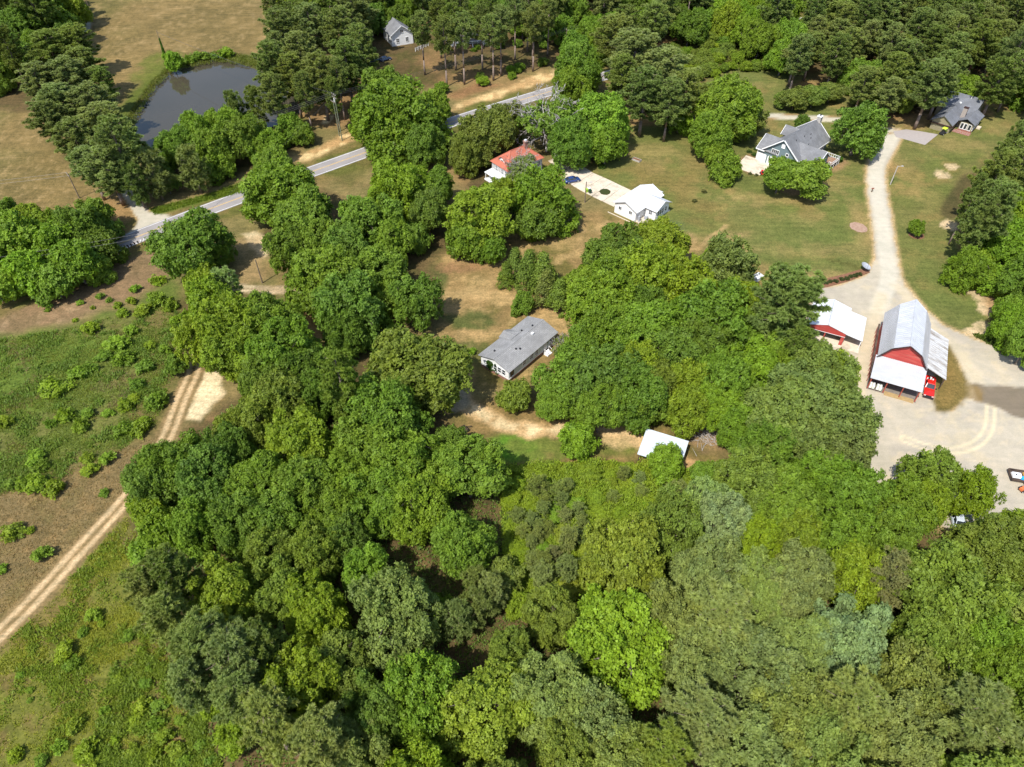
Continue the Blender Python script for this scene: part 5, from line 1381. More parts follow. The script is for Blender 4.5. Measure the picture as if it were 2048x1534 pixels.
MIXN = [('oak', 'g', 3), ('oak', 'd', 3), ('oak', 'o', 2), ('oak', 'y', 2), ('oak', 't', 1), ('oak', 'l', 1)]
MIXP = [('pine', 'p', 6), ('pine', 'q', 3), ('oak', 'g', 2), ('oak', 'o', 1)]
fill([(340, 880), (480, 790), (660, 720), (760, 760), (880, 880), (880, 1010), (860, 1180), (960, 1250), (930, 1340), (1000, 1560), (560, 1600), (520, 1430), (380, 1130), (270, 1010)], 5, MIXN, 4.4, 6.6, hk=(.78, 1.18), sep=.86)
fill([(1060, 1290), (1330, 1200), (1420, 1090), (1600, 1040), (1900, 1090), (2160, 1080), (2200, 1620), (960, 1620), (1000, 1420)], 5, [('oak', 'p', 6), ('oak', 'o', 3), ('pine', 'p', 1), ('oak', 'g', 1)], 4.6, 6.8, 4000, (.8, 1.1), 9, .8)
fill([(1400, 980), (1500, 900), (1640, 920), (1760, 960), (1850, 1000), (2100, 1060), (2100, 1120), (1500, 1100)], 5, [('oak', 'g', 3), ('oak', 'o', 3), ('oak', 'y', 1)], 3.8, 5.2)
fill([(1580, 140), (1620, 40), (1650, -60), (2250, -60), (2150, 200), (1990, 195), (1960, 160), (1900, 170), (1850, 220), (1790, 220), (1700, 170)], 5, MIXP, 4.6, 6.4, 6000, (.66, .9), 8, .7)
fill([(1400, -60), (1660, -60), (1600, 90), (1560, 110), (1490, 60), (1450, 30)], 5, [('oak', 'g', 3), ('oak', 'l', 2), ('oak', 'y', 1), ('pine', 'q', 1)], 5.0, 6.6)
fill([(740, -60), (1450, -60), (1430, 40), (1330, 62), (1200, 100), (1120, 60), (1000, 20), (860, 15), (740, 30)], 5, [('oak', 'g', 3), ('oak', 't', 2), ('pine', 'p', 2), ('pine', 'q', 2), ('oak', 'd', 2)], 5.0, 6.8, 6000, (.75, 1.0), 8, .75)
fill([(540, 40), (640, -60), (740, -60), (730, 40), (690, 150), (560, 160)], 5, [('pine', 'p', 3), ('pine', 'q', 2), ('oak', 'y', 1)], 4.2, 5.4, 1500, (.66, .9), 8, .8)
fill([(860, 60), (1080, 40), (1110, 100), (900, 120)], 5, [('tallpine', 'p', 2), ('tallpine', 'q', 1)], 3.6, 4.6, 90, sep=1.0)
fill([(-200, -60), (110, -60), (150, 60), (40, 140), (-200, 140)], 5, [('oak', 'd', 2), ('pine', 'q', 2), ('oak', 'g', 2)], 4.2, 5.6)
fill([(-160, 450), (20, 420), (200, 440), (220, 490), (150, 540), (0, 590), (-160, 620)], 5, [('oak', 'd', 2), ('oak', 'g', 3), ('small', 'l', 2)], 3.4, 4.4, 600, (.8, 1.0), 5, .95)
fill([(1935, 500), (1945, 395), (2030, 310), (2110, 240), (2260, 250), (2260, 760), (2060, 700), (2010, 600)], 5, [('oak', 'l', 2), ('oak', 'g', 2), ('pine', 'q', 2)], 3.6, 5.0, 2500)
fill([(1170, 560), (1300, 500), (1400, 560), (1520, 600), (1640, 700), (1690, 880), (1560, 900), (1430, 820), (1330, 800), (1120, 800), (1130, 700)], 5, [('oak', 'g', 3), ('oak', 'd', 2), ('oak', 'y', 1)], 3.8, 5.0, 2500, sep=.6)
fill([(1600, 140), (1700, 160), (1780, 195), (1860, 205), (1960, 180), (2150, 205), (2150, 100), (1600, 60)], 2, [('small', 'g', 3), ('small', 'd', 2), ('small', 'y', 1)], 1.8, 2.9, 420, (.6, .9), 1.0, 1.0)
fill([(860, 40), (1100, 20), (1420, 30), (1430, 60), (1320, 80), (1200, 120), (1100, 110), (870, 60)], 2, [('small', 'g', 3), ('small', 'd', 2), ('small', 'l', 1)], 1.8, 2.9, 420, (.6, .9), 1.0, .9)
# leafy scrub along the wood edges and in the brushland
fill([(1300, 130), (1330, 90), (1440, 75), (1560, 100), (1570, 130), (1480, 130), (1400, 150)], 2, [('small', 'o', 4), ('small', 'g', 1), ('small', 'y', 1)], 2.0, 3.2, 2500, (.55, .75), 2.0)
fill([(1945, 500), (1985, 540), (2040, 640), (2060, 690), (2090, 690), (2060, 560), (2000, 470)], 2, [('small', 'l', 3), ('small', 'g', 1)], 1.6, 2.6, 900, (.6, .9), 2.0)
fill([(880, 180), (990, 165), (1090, 130), (1085, 118), (1000, 140), (890, 165)], 2, [('small', 'g', 2), ('small', 'd', 2), ('small', 'l', 1)], 1.4, 2.4, 700, (.5, .8), 1.0)
fill([(1020, 960), (1100, 930), (1390, 960), (1400, 1100), (1330, 1180), (1150, 1190), (1030, 1130)], 2, [('small', 'y', 6), ('small', 'l', 3), ('small', 'w', 2), ('youngpine', 'p', 3), ('youngpine', 'k', 1)], 1.1, 2.1, 700, (.5, .75), 1.5, .85)
fill([(1060, 1000), (1160, 950), (1190, 1100), (1150, 1170), (1060, 1150)], 2, [('youngpine', 'p', 4), ('youngpine', 'k', 2)], 1.2, 2.0, 500, (.7, .9), 3.0, .6)
fill([(255, 1010), (310, 1000), (370, 1080), (290, 1120)], 2, [('small', 'y', 2), ('small', 'g', 2)], 1.4, 2.4, 400, (.6, .9), 2.0)
fill([(1380, 960), (1470, 920), (1640, 960), (1500, 1010)], 2, [('small', 'g', 2), ('small', 'o', 1), ('small', 't', 1)], 1.6, 2.8, 500, (.7, 1.0), 2.0, .6)

SHRUBS = '''287 620 30|312 596 34|270 577 20|262 602 20|245 626 22|180 655 32|262 660 25|233 686 42|205 712 30|246 716 38|289 732 32|155 746 36|181 735 24|108 776 50|272 768 30|268 796 24|312 800 46|250 810 30|286 846 30|246 858 36|279 856 36|176 826 25|130 831 32|162 851 32|100 846 22|8 842 30|215 826 20|70 916 36|82 933 32|22 968 24|70 968 42|106 976 40|45 968 30|175 916 26|180 941 32|215 916 30|208 986 20|25 1064 42|60 1060 18|85 1107 34|4 1138 20|340 610 30|350 640 26|315 560 26|330 700 24|300 690 22|150 640 10|95 620 12|160 605 14|200 592 16|218 600 14|235 610 18|185 615 10
130 1302 38|142 1328 30|186 1232 32|204 1246 16|166 1264 20|256 1272 24|238 1356 24|150 1450 32|120 1492 28|172 1502 42|290 1366 22|284 1412 36|270 1442 30|318 1412 30|312 1446 30|330 1474 34|352 1502 36|262 1502 26|310 1510 30|370 1520 30|400 1490 24|340 1400 20|300 1340 18|60 1380 14|40 1350 14|30 1510 30|80 1525 26|230 1480 20|360 1440 22|210 1420 20|420 1520 24|282 1300 18|60 1400 12|196 1520 24'''
for tok in SHRUBS.replace('\n', '|').split('|'):
    a, b_, w = map(float, tok.split())
    plant(a, b_, w * .95, 'shrub', PR.choice('gglyyy'), PR.uniform(.8, 1.1))

# ------------------------------------------------------------------ plants: labels and objects
MARKS = [('red barn', 1805, 700), ('white metal garage', 1690, 645), ('grey-roofed house', 1035, 690), ('open shed', 1327, 885), ('red-roofed house', 1040, 325), ('white metal-roofed house', 1285, 402),
         ('blue-grey house', 1590, 290), ('tan house', 1915, 235), ('white gabled outbuilding', 790, 72), ('brown-roofed house', 945, 85), ('pond', 430, 190), ('gravel yard', 1900, 890), ('mailboxes', 272, 488),
         ('sandy drive', 1100, 858), ('dirt track', 240, 1000), ('tall utility pole', 684, 275), ('circular turning tracks', 1960, 880), ('field entrance', 270, 420), ('dirt track exit', 60, 1210), ('white sand patch', 410, 785), ('pale blue-green tree crowns', 1440, 1040), ('brushland', 1230, 1030), ('lower left meadow', 180, 1330), ('bottom edge centre', 1024, 1534), ('lower right corner', 2048, 1534), ('upper right corner', 2048, 0), ('upper left corner', 0, 0), ('top edge centre', 1100, 0), ('right edge middle', 2048, 480)]
ORD = ['closest', 'second closest', 'third closest', 'fourth closest', 'fifth closest', 'sixth closest', 'seventh closest', 'eighth closest', 'ninth closest', 'tenth closest']
def auto_labels():
    keys = {}
    for p in PLANTS:
        best = min(MARKS, key=lambda m_: math.hypot(m_[1] - p['px'], (m_[2] - p['py']) * 1.2))
        dx, dy = p['px'] - best[1], p['py'] - best[2]
        d = ('right of' if dx > 0 else 'left of') if abs(dx) > abs(dy) * 1.1 else ('below' if dy > 0 else 'above')
        sz = '' if p['kind'] == 'shrub' else ''
        p['key'] = (p['cname'] + ' ' + KIND[p['kind']][1].replace('small ', 'low ' if p['low'] else 'small '), d, best[0]); p['dist'] = math.hypot(dx, dy)
        keys.setdefault(p['key'], []).append(p)
    for k, lst in keys.items():
        lst.sort(key=lambda p: p['dist'])
        for i, p in enumerate(lst):
            if p['label']: continue
            if len(lst) == 1: p['label'] = 'the only %s %s the %s' % k
            elif i < len(ORD): p['label'] = '%s of the %ss %s the %s' % (ORD[i], k[0], k[1], k[2])
            else: p['label'] = 'one of the farther %ss %s the %s' % k
        for p in lst: p['group'] = '%ss %s the %s' % k
auto_labels()
CAT = {'sapling': 'sapling', 'small_tree': 'tree', 'broadleaf_tree': 'tree', 'crape_myrtle': 'tree', 'shrub': 'shrub', 'pine_tree': 'tree', 'cedar_tree': 'tree'}
for p in PLANTS:
    nm = KIND[p['kind']][0]
    if p['low']: nm = 'sapling'
    e = empty(nm, (p['x'], p['y'], 0), p['rz'], p['label'], CAT[nm], p['group'])
    e.scale = (p['s'] * PR.uniform(.88, 1.12), p['s'] * PR.uniform(.88, 1.12), p['sz'])
    link('stems' if p['kind'] == 'shrub' else 'trunk', p['tr'], None, e)
    c = link('foliage' if p['kind'] == 'shrub' else 'crown', p['cr'], None, e)
    c.color = p['col']
print('PLANTS', len(PLANTS))

# ------------------------------------------------------------------ grass, weeds and brush (uncountable)
def scatter(poly, n, seed, dens=None):
    rng = np.random.default_rng(seed); pl = poly_w(poly)
    x0, y0 = pl.min(0); x1, y1 = pl.max(0)
    x = rng.uniform(x0, x1, n * 3); y = rng.uniform(y0, y1, n * 3)
    k = poly_sdf(x, y, pl) < 0
    if dens is not None: k &= rng.random(len(x)) < dens(x, y)
    return x[k][:n], y[k][:n], rng
def tuft_mesh(name, x, y, rng, h, w, per, color, label, cat, lift=None, flat=.3):
    m_ = len(x)
    X = np.repeat(x, per) + rng.normal(0, w * 1.2, m_ * per); Y = np.repeat(y, per) + rng.normal(0, w * 1.2, m_ * per)
    hh = np.repeat(h * rng.uniform(.5, 1.2, m_), per) * rng.uniform(.6, 1.1, m_ * per)
    z0 = np.zeros(m_ * per) if lift is None else np.repeat(lift, per) * rng.uniform(0, 1, m_ * per)
    a = rng.uniform(0, 6.283, m_ * per); l = rng.uniform(flat, 1.0, m_ * per)
    dx, dy = np.cos(a), np.sin(a)
    B = np.stack([X, Y, z0], 1); s = np.stack([-dy, dx, 0 * dx], 1) * w * .55
    tip = B + np.stack([dx * hh * l, dy * hh * l, hh * np.sqrt(np.maximum(.1, 1.1 - l * l))], 1)
    T = np.stack([B + s, B - s, tip], 1)
    o = link(name, tri_mesh(name, T, np.clip(np.repeat(rng.random(m_), per) * .6 + rng.random(m_ * per) * .4, 0, 1)), MAT['grass'])
    o.color = (*color, 1)
    return tag(o, label, cat, None, 'stuff')
FG = [(-80, 690), (130, 660), (270, 620), (330, 600), (370, 640), (350, 740), (310, 850), (200, 930), (60, 980), (-80, 1000)]
x, y, rng = scatter(FG, 15000, 1, lambda x, y: sstep(.38, .62, fbm(x, y, 6, 151)) * .9 + .1)
tuft_mesh('meadow_grass', x, y, rng, .36, .15, 4, rgb(136, 152, 64), 'green uneven grass of the old field left of the track', 'grass')
x, y, rng = scatter(FG, 9000, 31, lambda x, y: sstep(.5, .66, fbm(x, y, 3.5, 155)) * .9)
tuft_mesh('tall_weeds', x, y, rng, .5, .2, 6, rgb(120, 148, 54), 'patches of taller green weeds through the old field', 'weeds', .55 * fbm(x, y, 2, 156), .5)
x, y, rng = scatter(FG, 7000, 32, lambda x, y: sstep(.5, .62, fbm(x, y, 5, 157)) * .9)
tuft_mesh('dry_weeds', x, y, rng, .4, .13, 4, rgb(150, 138, 92), 'patches of brown dry weeds through the old field', 'weeds')
FY = [(-80, 1370), (80, 1225), (170, 1125), (255, 1030), (300, 1140), (330, 1300), (400, 1420), (460, 1600), (-80, 1620)]
x, y, rng = scatter(FY, 13000, 2, lambda x, y: sstep(.35, .6, fbm(x, y, 5, 171)) * .9 + .1)
tuft_mesh('meadow_grass', x, y, rng, .34, .13, 4, rgb(156, 164, 56), 'yellow-green rough grass in the lower left corner', 'grass')
x, y, rng = scatter(FY, 8000, 33, lambda x, y: sstep(.5, .66, fbm(x, y, 3, 158)) * .9)
tuft_mesh('tall_weeds', x, y, rng, .45, .18, 6, rgb(132, 154, 46), 'patches of taller green weeds in the lower left corner', 'weeds', .5 * fbm(x, y, 2, 159), .5)
x, y, rng = scatter([(230, 1330), (320, 1300), (400, 1420), (470, 1600), (150, 1600)], 5000, 34, lambda x, y: sstep(.42, .6, fbm(x, y, 2.5, 160)) * .95)
tuft_mesh('low_brush', x, y, rng, .45, .2, 6, rgb(128, 152, 50), 'low green brush at the wood edge in the lower left corner', 'brush', .9 * fbm(x, y, 2, 161), .5)
FBR = [(-80, 1000), (60, 965), (220, 905), (320, 870), (290, 940), (230, 1000), (40, 1200), (-80, 1290)]
x, y, rng = scatter(FBR, 7000, 3)
tuft_mesh('dry_grass', x, y, rng, .28, .11, 3, rgb(168, 148, 104), 'brown dry grass between the green meadow and dirt track', 'grass')
BR = [(1000, 935), (1170, 925), (1290, 930), (1385, 950), (1400, 1010), (1430, 1160), (1330, 1200), (1150, 1200), (1010, 1190)]
x, y, rng = scatter(BR, 22000, 4)
lift = .25 + 1.7 * sstep(.3, .7, fbm(x, y, 3.5, 400)) * (.4 + fbm(x, y, 1.6, 401))
tuft_mesh('brush', x, y, rng, .40, .18, 6, rgb(150, 176, 52), 'yellow-green tangled brush below the open shed', 'brush', lift, .5)
x, y, rng = scatter([(300, 418), (420, 388), (505, 358), (505, 382), (400, 404), (310, 430)], 2500, 5)
tuft_mesh('ditch_grass', x, y, rng, .55, .18, 4, rgb(116, 140, 36), 'bright green weeds in the ditch along the road', 'grass')
dp = None
x, y, rng = scatter([(235, 260), (300, 165), (345, 125), (440, 100), (540, 120), (545, 140), (440, 124), (350, 140), (310, 178), (268, 245)], 3500, 6)
tuft_mesh('pond_weeds', x, y, rng, .7, .2, 4, rgb(112, 124, 44), 'green weeds along the far bank of the pond', 'grass', None)
x, y, rng = scatter([(1945, 668), (1990, 678), (2060, 690), (2060, 712), (1990, 694)], 1200, 7)
tuft_mesh('verge_weeds', x, y, rng, .7, .22, 5, rgb(104, 124, 50), 'green weeds between the gravel yard and the right wood', 'grass')
x, y, rng = scatter([(1300, 135), (1330, 90), (1440, 72), (1560, 100), (1590, 135), (1480, 135), (1400, 155)], 5000, 8)
tuft_mesh('far_brush', x, y, rng, .8, .35, 5, rgb(120, 128, 58), 'olive brush between the far lawn and the road', 'brush', 1.2 * fbm(x, y, 6, 410), .5)
# leaf litter and seedlings on the woodland floor
for i, (pl, n, lab) in enumerate((( [(360, 900), (480, 800), (660, 740), (880, 900), (1010, 960), (1020, 1190), (1420, 1180), (1500, 920), (1740, 970), (2100, 1090), (2150, 1560), (470, 1560), (330, 1300), (270, 1010)], 16000, 'low green undergrowth on the floor of the near woods'),
                                  ([(1150, 560), (1300, 510), (1500, 600), (1650, 700), (1640, 820), (1480, 850), (1110, 830)], 5000, 'low green undergrowth on the floor of the middle wood'))):
    x, y, rng = scatter(pl, n, 20 + i)
    tuft_mesh('undergrowth', x, y, rng, .45, .22, 5, rgb(112, 140, 58), lab, 'undergrowth', .9 * fbm(x, y, 4, 420), .5)

# ------------------------------------------------------------------ vehicles
def loft(mb, secs):
    n = len(mb.v); k = len(secs[0])
    for s in secs: mb.v += s
    for i in range(len(secs) - 1):
        for j in range(k):
            a = n + i * k + j; b_ = n + i * k + (j + 1) % k
            mb.f.append((a, b_, b_ + k, a + k))
    mb.f.append(tuple(range(n + k - 1, n - 1, -1))); m2 = n + (len(secs) - 1) * k; mb.f.append(tuple(range(m2, m2 + k)))
def wheels(h, xs, w, r=.34):
    for x in xs:
        for s in (-1, 1):
            t = MB(); t.tube((x, s * (w - .2), r), (x, s * w, r), r, r, 14); o = t.build('wheel', MAT['black_rubber'], h)
            q = MB(); q.tube((x, s * (w - .02), r), (x, s * (w + .015), r), r * .6, r * .55, 10); q.build('rim', MAT['chrome'], o)
def car(name, loc, deg, paint, label, cat='car', L=4.6, suv=False):
    h = empty(name, loc, math.radians(deg), label, cat)
    k = L / 4.6; zt = .95 if not suv else 1.05
    st = [(-2.3, .74, .45, .72), (-2.18, .86, .3, .92), (-1.3, .90, .24, zt), (0, .91, .24, zt), (1.1, .90, .24, zt - .02), (2.0, .86, .26, .80), (2.25, .76, .32, .62)]
    secs = [[(x * k, -w * .93, zb), (x * k, w * .93, zb), (x * k, w, zb + .18), (x * k, w, z - .16), (x * k, w * .86, z), (x * k, -w * .86, z), (x * k, -w, z - .16), (x * k, -w, zb + .18)] for x, w, zb, z in st]
    b_ = MB(); loft(b_, secs); b_.build('body', MAT[paint], h, True)
    x0, x1, x2, x3 = (-1.75, -1.05, .30, 1.15) if not suv else (-2.15, -1.8, .2, 1.0)
    zr = 1.42 if not suv else 1.68
    g = MB(); g.hexa([(x0 * k, -.80, zt - .03), (x3 * k, -.80, zt - .03), (x3 * k, .80, zt - .03), (x0 * k, .80, zt - .03)], [(x1 * k, -.62, zr), (x2 * k, -.62, zr), (x2 * k, .62, zr), (x1 * k, .62, zr)]); g.build('windows', MAT['glass_dark'], h)
    r = MB(); r.hexa([(x1 * k - .04, -.64, zr - .01), (x2 * k + .04, -.64, zr - .01), (x2 * k + .04, .64, zr - .01), (x1 * k - .04, .64, zr - .01)], [(x1 * k + .1, -.56, zr + .06), (x2 * k - .1, -.56, zr + .06), (x2 * k - .1, .56, zr + .06), (x1 * k + .1, .56, zr + .06)]); r.build('roof', MAT[paint], h)
    for s in (-1, 1):
        p = MB()
        for xa, xb in ((x0, x1), (x3, x2)): p.bar((xa * k, s * .79, zt), (xb * k, s * .625, zr), .09, .05)
        p.bar(((x0 + x3) / 2 * k, s * .80, zt), ((x1 + x2) / 2 * k, s * .63, zr), .09, .04)
        p.build('roof_pillars', MAT[paint], h)
        MB().box(2.2 * k, 2.27 * k, s * .62 - .14, s * .62 + .14, .5, .64).build('headlight', MAT['chrome'], h)
        MB().box(.85 * k, 1.0 * k, s * .92 - .09, s * .92 + .09, .95, 1.1).build('mirror', MAT[paint], h)
    wheels(h, (-1.4 * k, 1.4 * k), .9)
    return h
x, y, _ = P(1144, 364); car('parked_car', (x, y, .1), 22, 'paint_blue', 'blue car on the concrete drive beside the red-roofed house', L=4.7)
x, y, _ = P(1128, 404); car('parked_car', (x, y, 0), 60, 'paint_blue', 'blue car mostly hidden under the tree before the red-roofed house', suv=True)
x, y, _ = P(1913, 1052); car('parked_car', (x, y, 0), 255, 'paint_silver', 'silver-blue car under the loose trees below the gravel yard', suv=True)
x, y, _ = P(1908, 1014); car('parked_car', (x, y, 0), 165, 'paint_silver', 'silver car glimpsed through leaves at the gravel yard edge')
x, y, _ = P(746, 124); car('parked_car', (x, y, 0), 30, 'paint_navy', 'dark blue car under the pines left of the white gabled outbuilding', suv=True)
x, y, _ = P(771, 121); car('parked_car', (x, y, 0), 35, 'paint_navy', 'dark blue car nearest the white gabled outbuilding')

def pickup():
    h = empty('pickup_truck', barn_pt(10.95, -.35), BU - math.pi / 2, 'red pickup truck nosing out of the barn lean-to', 'truck')
    # +x is the nose
    b_ = MB()
    st = [(.35, .93, .42, 1.12), (1.4, .95, .42, 1.12), (2.35, .95, .42, 1.10), (2.75, .90, .45, 1.0)]
    loft(b_, [[(x, -w * .95, zb), (x, w * .95, zb), (x, w, zb + .2), (x, w, z - .14), (x, w * .86, z), (x, -w * .86, z), (x, -w, z - .14), (x, -w, zb + .2)] for x, w, zb, z in st])
    b_.box(-1.25, .4, -.94, .94, .42, 1.13)
    b_.box(-3.0, -1.25, -.96, -.84, .5, 1.15); b_.box(-3.0, -1.25, .84, .96, .5, 1.15); b_.box(-3.05, -2.95, -.96, .96, .5, 1.15); b_.box(-2.95, -1.25, -.84, .84, .5, .68)
    b_.build('body', MAT['paint_red'], h)
    g = MB(); g.hexa([(-1.2, -.84, 1.12), (.75, -.84, 1.12), (.75, .84, 1.12), (-1.2, .84, 1.12)], [(-1.05, -.68, 1.78), (.1, -.68, 1.78), (.1, .68, 1.78), (-1.05, .68, 1.78)]); g.build('windows', MAT['glass_dark'], h)
    r = MB(); r.hexa([(-1.12, -.72, 1.77), (.15, -.72, 1.77), (.15, .72, 1.77), (-1.12, .72, 1.77)], [(-1.0, -.62, 1.86), (.02, -.62, 1.86), (.02, .62, 1.86), (-1.0, .62, 1.86)]); r.build('cab_roof', MAT['paint_red'], h)
    for s in (-1, 1):
        p = MB(); p.bar((.76, s * .82, 1.12), (.12, s * .69, 1.78), .1, .05); p.bar((-1.2, s * .83, 1.12), (-1.06, s * .69, 1.78), .16, .05); p.build('roof_pillars', MAT['paint_red'], h)
        MB().box(.55, .72, s * 1.06 - .12, s * 1.06 + .12, 1.12, 1.36).build('mirror', MAT['black_rubber'], h)
        MB().box(2.72, 2.80, s * .68 - .16, s * .68 + .16, .78, .95).build('headlight', MAT['chrome'], h)
    MB().box(2.74, 2.92, -.96, .96, .42, .64).build('bumper', MAT['dark_metal'], h)
    MB().box(2.73, 2.80, -.5, .5, .68, .96).build('grille', MAT['dark_metal'], h)
    wheels(h, (-2.15, 1.85), .96, .39)
    rr = random.Random(4)
    for k in range(9):
        x0, y0 = rr.uniform(-2.8, -1.6), rr.uniform(-.7, .4); z = rr.uniform(.68, .8); s = rr.uniform(.2, .4)
        o = empty('cargo_item', (0, 0, 0)) if False else MB().box(x0, x0 + s, y0, y0 + s * .8, z, z + s * 1.2).build('cargo', MAT[rr.choice(['white_trim', 'yellow_paint', 'white_trim', 'grey_plastic', 'dark_metal'])], h)
pickup()

def cart(px, py, deg, label):
    x, y, _ = P(px, py); h = empty('utility_cart', (x, y, 0), math.radians(deg), label, 'cart')
    MB().box(-1.3, 1.2, -.6, .6, .35, .75).build('body', MAT['dark_metal'], h)
    MB().box(.6, 1.25, -.55, .55, .75, .95).build('hood', MAT['paint_lime'], h)
    MB().box(-.5, .1, -.5, .5, .75, 1.15).build('seat', MAT['black_rubber'], h)
    for a in (-.6, .7):
        for s in (-.55, .55): MB().tube((a, s, .75), (a, s, 1.85), .03, .03).build('roof_post', MAT['dark_metal'], h)
    MB().hexa([(-.75, -.65, 1.85), (.85, -.65, 1.85), (.85, .65, 1.85), (-.75, .65, 1.85)], [(-.65, -.55, 1.95), (.75, -.55, 1.95), (.75, .55, 1.95), (-.65, .55, 1.95)]).build('canopy', MAT['paint_lime'], h)
    wheels(h, (-.85, .85), .68, .32)
cart(1885, 268, 40, 'utility cart with lime green canopy beside the tan house garage')

def mower(px, py, deg, label, paint='paint_red'):
    x, y, _ = P(px, py); h = empty('riding_mower', (x, y, 0), math.radians(deg), label, 'mower')
    MB().box(.1, 1.0, -.3, .3, .35, .8).build('hood', MAT[paint], h); MB().box(-.9, .1, -.45, .45, .3, .55).build('fender', MAT[paint], h)
    MB().box(-.7, -.2, -.25, .25, .55, 1.0).build('seat', MAT['black_rubber'], h); MB().box(-.3, .6, -.7, .7, .12, .28).build('mower_deck', MAT['dark_metal'], h)
    MB().tube((.05, 0, .7), (-.1, 0, 1.05), .03, .03).build('steering_column', MAT['dark_metal'], h)
    wheels(h, (-.7,), .55, .3); wheels(h, (.75,), .45, .2)
mower(1524, 348, 80, 'small red riding mower at the edge of the blue house apron')
mower(2047, 980, 200, 'orange compact tractor at the right edge of the gravel yard', 'orange_paint')

def trailer(px, py, deg, label, L=3.4, W=1.7, load=None, mat='dark_wood'):
    x, y, _ = P(px, py); h = empty('trailer', (x, y, 0), math.radians(deg), label, 'trailer')
    for k in range(6): MB().box(-L / 2, L / 2, -W / 2 + W * k / 6 + .01, -W / 2 + W * (k + 1) / 6 - .01, .52, .57).build('plank', MAT[mat], h)
    f = MB()
    for s in (-1, 1):
        f.box(-L / 2, L / 2, s * W / 2 - .04, s * W / 2 + .04, .44, .95)
    f.box(-L / 2 - .04, -L / 2 + .04, -W / 2, W / 2, .44, .95); f.box(L / 2 - .04, L / 2 + .04, -W / 2, W / 2, .44, .95)
    f.build('side_frame', MAT[mat], h)
    t = MB(); t.bar((L / 2, -.5, .45), (L / 2 + 1.2, 0, .45), .08, .08); t.bar((L / 2, .5, .45), (L / 2 + 1.2, 0, .45), .08, .08); t.build('tow_bar', MAT['dark_metal'], h)
    wheels(h, (-.1,), W / 2 + .2, .32)
    return h
trailer(922, 866, 35, 'small rusty trailer at the wood edge by the sandy drive', 2.4, 1.3)
tr = trailer(2047, 958, -12, 'flat trailer with white and blue scrap at the right edge of the yard', 5.0, 2.4)
for nm, x0, x1, y0, y1, z0, z1, m_ in (('scrap_panel', -2.2, -.6, -.6, .6, .58, .9, 'white_trim'), ('tarp', -.9, .8, -1.0, -.2, .58, .95, 'blue_tarp'), ('yellow_crate', -.2, .6, .2, .9, .58, 1.0, 'yellow_paint'), ('dark_barrel', -1.7, -1.4, -.2, .1, .9, 1.05, 'dark_metal')):
    MB().hexa([(x0, y0, z0), (x1, y0, z0), (x1, y1, z0), (x0, y1, z0)], [(x0 + .1, y0 + .08, z1), (x1 - .1, y0 + .1, z1), (x1 - .1, y1 - .1, z1), (x0 + .1, y1 - .08, z1)]).build(nm, MAT[m_], tr)

# ------------------------------------------------------------------ small things
def bed(px, py, rx, ry, mat, name, rot=0, z=.1, seed=1):
    return tag(disc(name, px, py, rx, ry, z, MAT[mat], rot, 36, .05, seed), kind='structure')
bed(1717, 455, 2.0, 2.4, 'pink_gravel', 'gravel_bed', .4)
o = bed(1210, 384.5, 1.5, 1.6, 'grass', 'round_flower_bed', 0, .18); o.color = (*rgb(104, 116, 66), 1)
bed(1833, 471, 1.9, 1.7, 'mulch', 'mulch_ring', 0, .06)
c = [P(*q)[:2] for q in [(1637, 578), (1640, 560), (1690, 548), (1732, 536), (1740, 545), (1700, 562), (1660, 573)]]
tag(MB().hexa([(*q, -.05) for q in c], [(*q, .07) for q in c]).build('flower_bed', MAT['mulch']), kind='structure')
ordn = ['first', 'second', 'third', 'fourth', 'fifth', 'sixth', 'seventh', 'eighth']
def low_shrub(px, py, w, col, label, group):
    R0, H0, zc, tr_, cr_ = PR.choice(PROTO['shrub']); R = w / 2 * mpp(px, py); s = R / R0; x, y, _ = P(px, py + w * .2)
    e = empty('shrub', (x, y, 0), PR.uniform(0, 6.28), label, 'shrub', group); e.scale = (s, s, s * .9)
    link('stems', tr_, None, e); q = link('foliage', cr_, None, e); q.color = (*rgb(*col), 1)
for i, (px, py) in enumerate(((1650, 566), (1660, 563), (1671, 562), (1683, 558), (1693, 557), (1701, 553), (1710, 551), (1718, 548))):
    low_shrub(px, py, 9.5, (84, 96, 52), '%s low shrub from the left in the mulch bed above the white garage' % ordn[i], 'shrubs in the mulch bed')
for px, py, w, col, lab in ((1498, 303, 9, (84, 110, 50), 'left clipped shrub in the bed by the blue house garage'), (1508, 309, 10, (84, 112, 48), 'right clipped shrub in the bed by the blue house garage'), (1512, 298, 9, (88, 112, 50), 'upper clipped shrub in the bed by the blue house garage'), (1672, 318, 20, (88, 128, 40), 'rounded green shrub below the blue house deck'),
                            (1408, 383, 9, (110, 112, 62), 'tiny shrub standing alone on the lawn right of the white house'), (1389, 402, 9, (110, 112, 62), 'lower tiny shrub alone on the lawn right of the white house'), (1203, 333, 14, (92, 120, 46), 'small bush at the edge of the concrete drive lawn'), (1958, 237, 10, (84, 104, 50), 'dark shrub at the right corner of the tan house'),
                            (948, 100, 12, (110, 140, 40), 'left clipped shrub before the brown-roofed house porch'), (955, 95, 14, (116, 146, 40), 'right clipped shrub before the brown-roofed house porch'), (998, 92, 20, (108, 138, 44), 'rounded yellow-green shrub right of the brown-roofed house'), (1512, 350, 7, (120, 124, 80), 'pale flowering plant at the lower edge of the garage apron'), (1500, 347, 7, (110, 118, 70), 'second pale plant at the lower edge of the garage apron'), (1650, 382, 1.5, (90, 110, 50), '')):
    if lab: low_shrub(px, py, w, col, lab, None)

